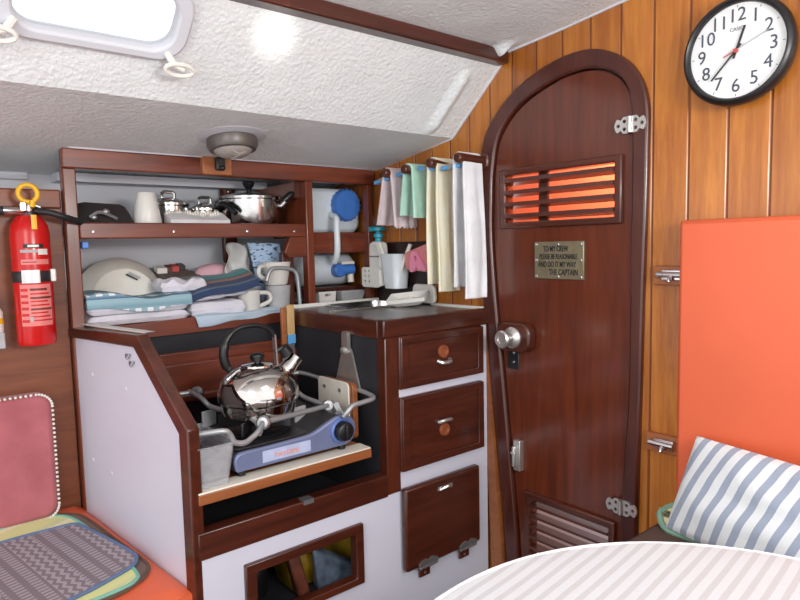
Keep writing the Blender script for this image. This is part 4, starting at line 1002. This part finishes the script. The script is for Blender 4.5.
MB().tube([(ex+.02, ey+.0+.030*cos(t), .212+.030*sin(t)) for t in [-1.0+i*(2*pi-.5)/20 for i in range(21)]], .0085, 10).tube([(ex+.02, ey+.014, .188), (ex+.018, ey+.01, .165)], .010, 8).done('safety_pin', M['yellow'], fe)
patch(-3, 12, .085, .135, M['yellow'], 'tag', .004)
MB().tube([(ex+.01, ey+.02, .150), (ex+.03, ey+.06, .146), (ex+.03, ey+.11, .130), (ex+.0, ey+.15, .120), (-2.595, ey+.175, .115)], .012, 10, smooth=4).done('hose', M['rubber'], fe)
MB().tube([(ex+.02, ey-.02, .150), (ex+.03, ey-.06, .150), (ex+.03, ey-.08, .150)], .014, 10).done('hose_end', M['steel'], fe)
MB().tube([(ex+.03, ey-.08, .150), (ex+.03, ey-.25, .145)], .016, 10).done('nozzle', M['rubber'], fe)

# bench
BSL = -.06/.77
be = MB().plate((0, 0, -1.57), X, Y, Z, [[(-2.65, -1.15), (-1.89, -1.15), (-1.89, .645), (-2.65, .52)]], 0, .36).done('bench', M['mahogany_y'], base=(-2.27, -.2, -1.57))
tag(be, 'dark wooden base under the orange bench cushion', 'bench')
def bc(u, v, top):
    y1 = .544+.134*u
    x = -2.648+.793*u; y = -1.15+(y1+1.15)*v
    e = min(1, 12*(1-u)+.0, 220*(1-v)); e = sqrt(max(0, 1-(1-min(1, e))**2))
    return (x, y, -.998+.015*e+BSL*(x+2.65) if top else -1.21)
bo_ = MB().slab(lambda u, v: bc(u, v, True), lambda u, v: bc(u, v, False), 30, 60).done('bench_cushion', M['orange'], base=(-2.25, -.2, -1.21))
tag(bo_, 'orange vinyl bench cushion under the placemats', 'cushion')
# placemats
def placemat(pts, z, mat, border, label, th=.004):
    c = [sum(p[0] for p in pts)/len(pts), sum(p[1] for p in pts)/len(pts)]
    P = crom2(pts, 4, True)
    t = thing('placemat', label, 'placemat', (c[0], c[1], z), 'placemats on the port bench')
    MB().plate((0, 0, z+BSL*2.65), (1, 0, BSL), Y, Z, [P], 0, th).done('mat', mat, t)
    Q = [(c[0]+(a-c[0])*.985, c[1]+(b-c[1])*.985) for a, b in P]
    MB().tube([(a, b, z+th*.6+BSL*(a+2.65)) for a, b in Q], .0065, 8, closed=True).done('border', border, t)
    return t
def weave():
    m = Mat('grey woven pattern'); v = m.coords((1, 1, 1), (0, 0, -.22))
    sp_ = m.node('ShaderNodeSeparateXYZ'); m.l.new(v, sp_.inputs[0])
    q = m.math('FRACT', m.math('DIVIDE', sp_.outputs[1], .135)); 
    tri = m.math('ABSOLUTE', m.math('SUBTRACT', m.math('FRACT', m.math('DIVIDE', sp_.outputs[0], .026)), .5))
    tr2 = m.math('FRACT', m.math('ADD', m.math('DIVIDE', sp_.outputs[1], .018), tri))
    zig = m.math('GREATER_THAN', tr2, .5)
    blk = m.math('GREATER_THAN', m.math('FRACT', m.math('DIVIDE', sp_.outputs[0], .012)), .45)
    band = m.math('GREATER_THAN', m.math('ABSOLUTE', m.math('SUBTRACT', q, .5)), .30)
    blk2 = m.math('MULTIPLY', blk, m.math('GREATER_THAN', m.math('FRACT', m.math('MULTIPLY', q, 4)), .4))
    f = m.math('ADD', m.math('MULTIPLY', band, zig), m.math('MULTIPLY', m.math('SUBTRACT', 1.0, band), blk2))
    n = m.noise(m.coords(), 300, 2)
    col = m.mix(m.math('MULTIPLY', f, .75), lin((122, 110, 116)), lin((168, 158, 164)))
    m.setp(Base_Color=col, Roughness=.9); m.bump(n, .3, .003); return m.m
matbrown = cloth('brown mat', (112, 84, 74), (96, 70, 62)); matgreen = stripes('yellow green mat', [(0, (206, 206, 140)), (.6, (196, 200, 150)), (.8, (220, 214, 170))], (.9, .4, 0), .09)
placemat([(-2.60, .34), (-2.595, .44), (-2.565, .495), (-2.50, .528), (-2.278, .570), (-2.083, .606), (-2.02, .598), (-1.972, .545), (-1.94, .42), (-1.95, 0), (-2.05, -.06), (-2.4, -.08), (-2.60, -.02), (-2.625, .05)], -.978, matbrown, plain('brown binding', (96, 72, 60), .9), 'brown placemat lowest in the pile on the bench')
placemat([(-2.586, .261), (-2.60, .40), (-2.575, .44), (-2.54, .475), (-2.452, .503), (-2.25, .535), (-2.037, .562), (-1.978, .545), (-1.955, .472), (-1.95, .30), (-1.99, .0), (-2.08, -.06), (-2.4, -.06), (-2.55, 0)], -.972, matgreen, plain('teal binding', (120, 176, 158), .9), 'yellow-green placemat with teal border in the middle of the pile')
placemat([(-2.468, .246), (-2.468, .40), (-2.462, .47), (-2.435, .492), (-2.31, .535), (-2.14, .585), (-2.092, .583), (-2.059, .560), (-2.022, .478), (-1.99, .38), (-1.96, .2), (-1.98, .12), (-2.06, .06), (-2.36, .02), (-2.44, .06)], -.966, weave(), plain('slate blue binding', (92, 112, 146), .9), 'grey patterned placemat with slate blue border on top')
# pink cushion
pk = thing('back_cushion', 'dusty pink back cushion with cream stitched edge on the bench', 'cushion', (-2.6, .1, -1.05))
PR = rrect(-.6, .452, -.978, -.510, .05, 8)
MB().plate((-2.648, 0, 0), Y, Z, X, [PR], 0, .075).done('pad', M['velvet'], pk, bevel=.018)
mb = MB(); per = crom([Vector((-2.566, a, b)) for a, b in PR], 1, True)
pts = []
for i in range(len(PR)):
    p, q = Vector(PR[i]+(0,)), Vector(PR[(i+1) % len(PR)]+(0,)); d = (q-p).length; k = max(1, int(d/.016))
    pts += [p.lerp(q, j/k) for j in range(k)]
for p in pts:
    if p.x > -.05: mb.ell((-2.572, p.x, p.y), (.006, .0055, .0055), 6, 4)
mb.done('stitching', M['cream'], pk)

# ------------------------------------------------------------------ starboard side: settee, backrest, pillow, table
st = MB().box(-.985, .9, 1.35, 2.0, -1.57, -.96).done('settee', M['mahogany_x'], base=(-.05, 1.7, -1.57))
tag(st, 'dark wooden base of the starboard settee', 'bench')
sp_ = MB().box(-.985, .9, 1.35, 1.93, -.96, -.895).done('settee_cushion', M['seatbrown'], base=(-.05, 1.7, -.96), bevel=.02)
tag(sp_, 'dark brown seat cushion under the striped pillow', 'cushion')
ob = MB().box(-.968, .9, 1.935, 2.015, -.96, .060).done('backrest_cushion', M['orange'], base=(-.05, 1.98, -.96), bevel=.014)
tag(ob, 'large orange vinyl backrest cushion on the pine planks', 'cushion')
gm = thing('placemat', 'pale green placemat tucked between the pillow and orange backrest', 'placemat', (-.8, 1.87, -.895))
U_, V_ = Vector((1, 0, 0)), Vector((0, .85, .50)).normalized(); N_ = U_.cross(V_)
g0 = rrect(-.970, -.45, 0, .115, .07)
MB().plate((0, 1.805, -.893), U_, V_, N_, [g0], 0, .005).done('mat', matgreen, gm)
MB().tube([Vector((0, 1.805, -.893))+U_*a+V_*b+N_*.003 for a, b in g0], .010, 8, closed=True).done('border', plain('grey green binding', (124, 160, 140), .9), gm)
# pillow
M['pillow'] = stripes('blue grey stripes', [(0, (150, 160, 178)), (.46, (218, 222, 224))], (.94, -.18, -.33), .0325, noise_amt=.0006)
BL, TL = Vector((-.925, 1.80, -.878)), Vector((-.884, 1.905, -.605))
BR, TR = Vector((-.40, 1.69, -.884)), Vector((-.30, 1.80, -.612))
Np = (BR-BL).cross(TL-BL).normalized()
if Np.y > 0: Np = -Np
def pil(u, v, s):
    p = (BL*(1-u)+BR*u)*(1-v)+(TL*(1-u)+TR*u)*v
    g = (max(0, 4*u*(1-u)*1.0)**.5)*(max(0, 4*v*(1-v))**.5)
    pinch = -.014*(1-4*(u-.5)**2*0)*0
    w = .012*noise.noise(Vector((u*5, v*5, s)))
    e = Vector((0, 0, 0))
    if v < .5: e += (TL-BL)*(.03*4*u*(1-u))*(1-2*v)
    return p+Np*(s*(.055*g)+w*g)-e*0
tag(MB().slab(lambda u, v: pil(u, v, 1), lambda u, v: pil(u, v, -.7), 40, 26).done('pillow', M['pillow'], base=(-.63, 1.8, -.89)), 'blue-grey and white striped pillow against the orange backrest', 'pillow')
# table
tb = thing('round_table', 'round pedestal table under the striped cloth', 'table', (-.25, .85, -1.57))
MB().lathe([(.555, -.03), (.56, -.025), (.56, -.004), (.555, 0), (0, 0)], (-.25, .85, -.664), Z, 72).done('tabletop', M['mahogany_x'], tb)
MB().lathe([(.06, -1.54), (.05, -1.4), (.05, -.75), (.09, -.69)], (-.25, .85, 0), Z, 28).done('pedestal', M['mahogany'], tb)
MB().lathe([(.30, 0), (.30, .02), (.10, .05), (0, .05)], (-.25, .85, -1.57), Z, 40).done('foot', M['mahogany'], tb)
M['tablecloth'] = stripes('tablecloth stripes', [(0, (182, 181, 184)), (.42, (197, 199, 203))], (1, .12, 0), .0195, noise_amt=.0008)
cl = thing('tablecloth', 'white cloth with faint grey stripes on the round table', 'tablecloth', (-.25, .85, -.664))
def clf(u, v):
    r = .578*min(1, v/.86); a = u*2*pi
    drop = 0 if v < .86 else (v-.86)/.14
    rr = r+.006*drop*(1+sin(a*11))
    return (-.25+rr*cos(a), .85+rr*sin(a), -.655+.0015*noise.noise(Vector((cos(a)*r*9, sin(a)*r*9, 1)))-.07*drop**1.5)
MB().grid(clf, 120, 30).done('cloth', M['tablecloth'], cl, solid=.006)
MB().tube([(-.25+.578*cos(a), .85+.578*sin(a), -.657) for a in [2*pi*i/120 for i in range(120)]], .006, 8, closed=True).done('piping', M['tw_white'], cl)

# ------------------------------------------------------------------ camera
xv = Vector((0.63752874, 0.0526319, -0.76862669)); yv = Vector((0.77012033, -0.07166257, 0.63386051)); zv = Vector((-0.02172048, -0.99603934, -0.08621985))
cam = bpy.data.cameras.new('camera'); co = bpy.data.objects.new('camera', cam); COL.objects.link(co)
cam.sensor_fit = 'HORIZONTAL'; cam.sensor_width = 36; cam.lens = 628/800*36; cam.clip_start = .02
cr = Vector((xv.x, yv.x, zv.x)); cu = -Vector((xv.y, yv.y, zv.y)); cf = Vector((xv.z, yv.z, zv.z))
co.matrix_world = Matrix(((cr.x, cu.x, -cf.x, 0), (cr.y, cu.y, -cf.y, 0), (cr.z, cu.z, -cf.z, ZF*K), (0, 0, 0, 1)))
SC.camera = co

# ------------------------------------------------------------------ light
wd = bpy.data.worlds.new('overcast sky'); SC.world = wd; wd.use_nodes = True
bg = wd.node_tree.nodes['Background']; bg.inputs[0].default_value = (.97, .985, 1, 1); bg.inputs[1].default_value = 1.35
def area(name, loc, target, size, energy, color=(1, 1, 1), sy=None):
    l = bpy.data.lights.new(name, 'AREA'); l.energy = energy; l.size = size; l.color = color
    if sy: l.shape = 'RECTANGLE'; l.size_y = sy
    o = bpy.data.objects.new(name, l); COL.objects.link(o); o.location = W(loc)
    o.rotation_euler = (W(target)-W(loc)).to_track_quat('-Z', 'Y').to_euler(); return o
area('companionway_daylight', (-.2, -1.0, .5), (-1.4, 1.6, -.4), .7, 7, (1, .98, .96))
area('hatch_daylight', (-.4, .9, .82), (-.45, 1.0, -.7), .45, 1.0, (.97, .98, 1))
area('starboard_portlight', (.85, .9, .35), (-1.8, .9, .5), .5, 13, (1, .98, .95), .2)
area('louvre_fill', (-1.45, 2.2, -.55), (-1.45, 2.45, -1.25), .1, 1.6, (1, .93, .85))  # added fill that brightens the bunk front behind the lower louvre
area('fore_cabin_hatch', (-1.45, 2.33, .62), (-1.45, 2.5, -.9), .18, 8, (1, .97, .93))
s = bpy.data.lights.new('coachroof_spot', 'SPOT'); s.energy = 130; s.spot_size = math.radians(3.6); s.spot_blend = 1.0; s.color = (1, .97, .88); s.shadow_soft_size = .02  # added spotlight that throws the bright spot on the coachroof side
so_ = bpy.data.objects.new('coachroof_spot', s); COL.objects.link(so_); so_.location = W((.8, .3, -.2))
so_.rotation_euler = (W((-1.824, 1.015, .673))-W((.8, .3, -.2))).to_track_quat('-Z', 'Y').to_euler()

SC.view_settings.view_transform = 'Standard'; SC.view_settings.look = 'None'
SC.view_settings.gamma = 1; SC.view_settings.use_curve_mapping = False
SC.view_settings.exposure = 0.3
for o in bpy.data.objects:
    if '_w' in o: del o['_w']
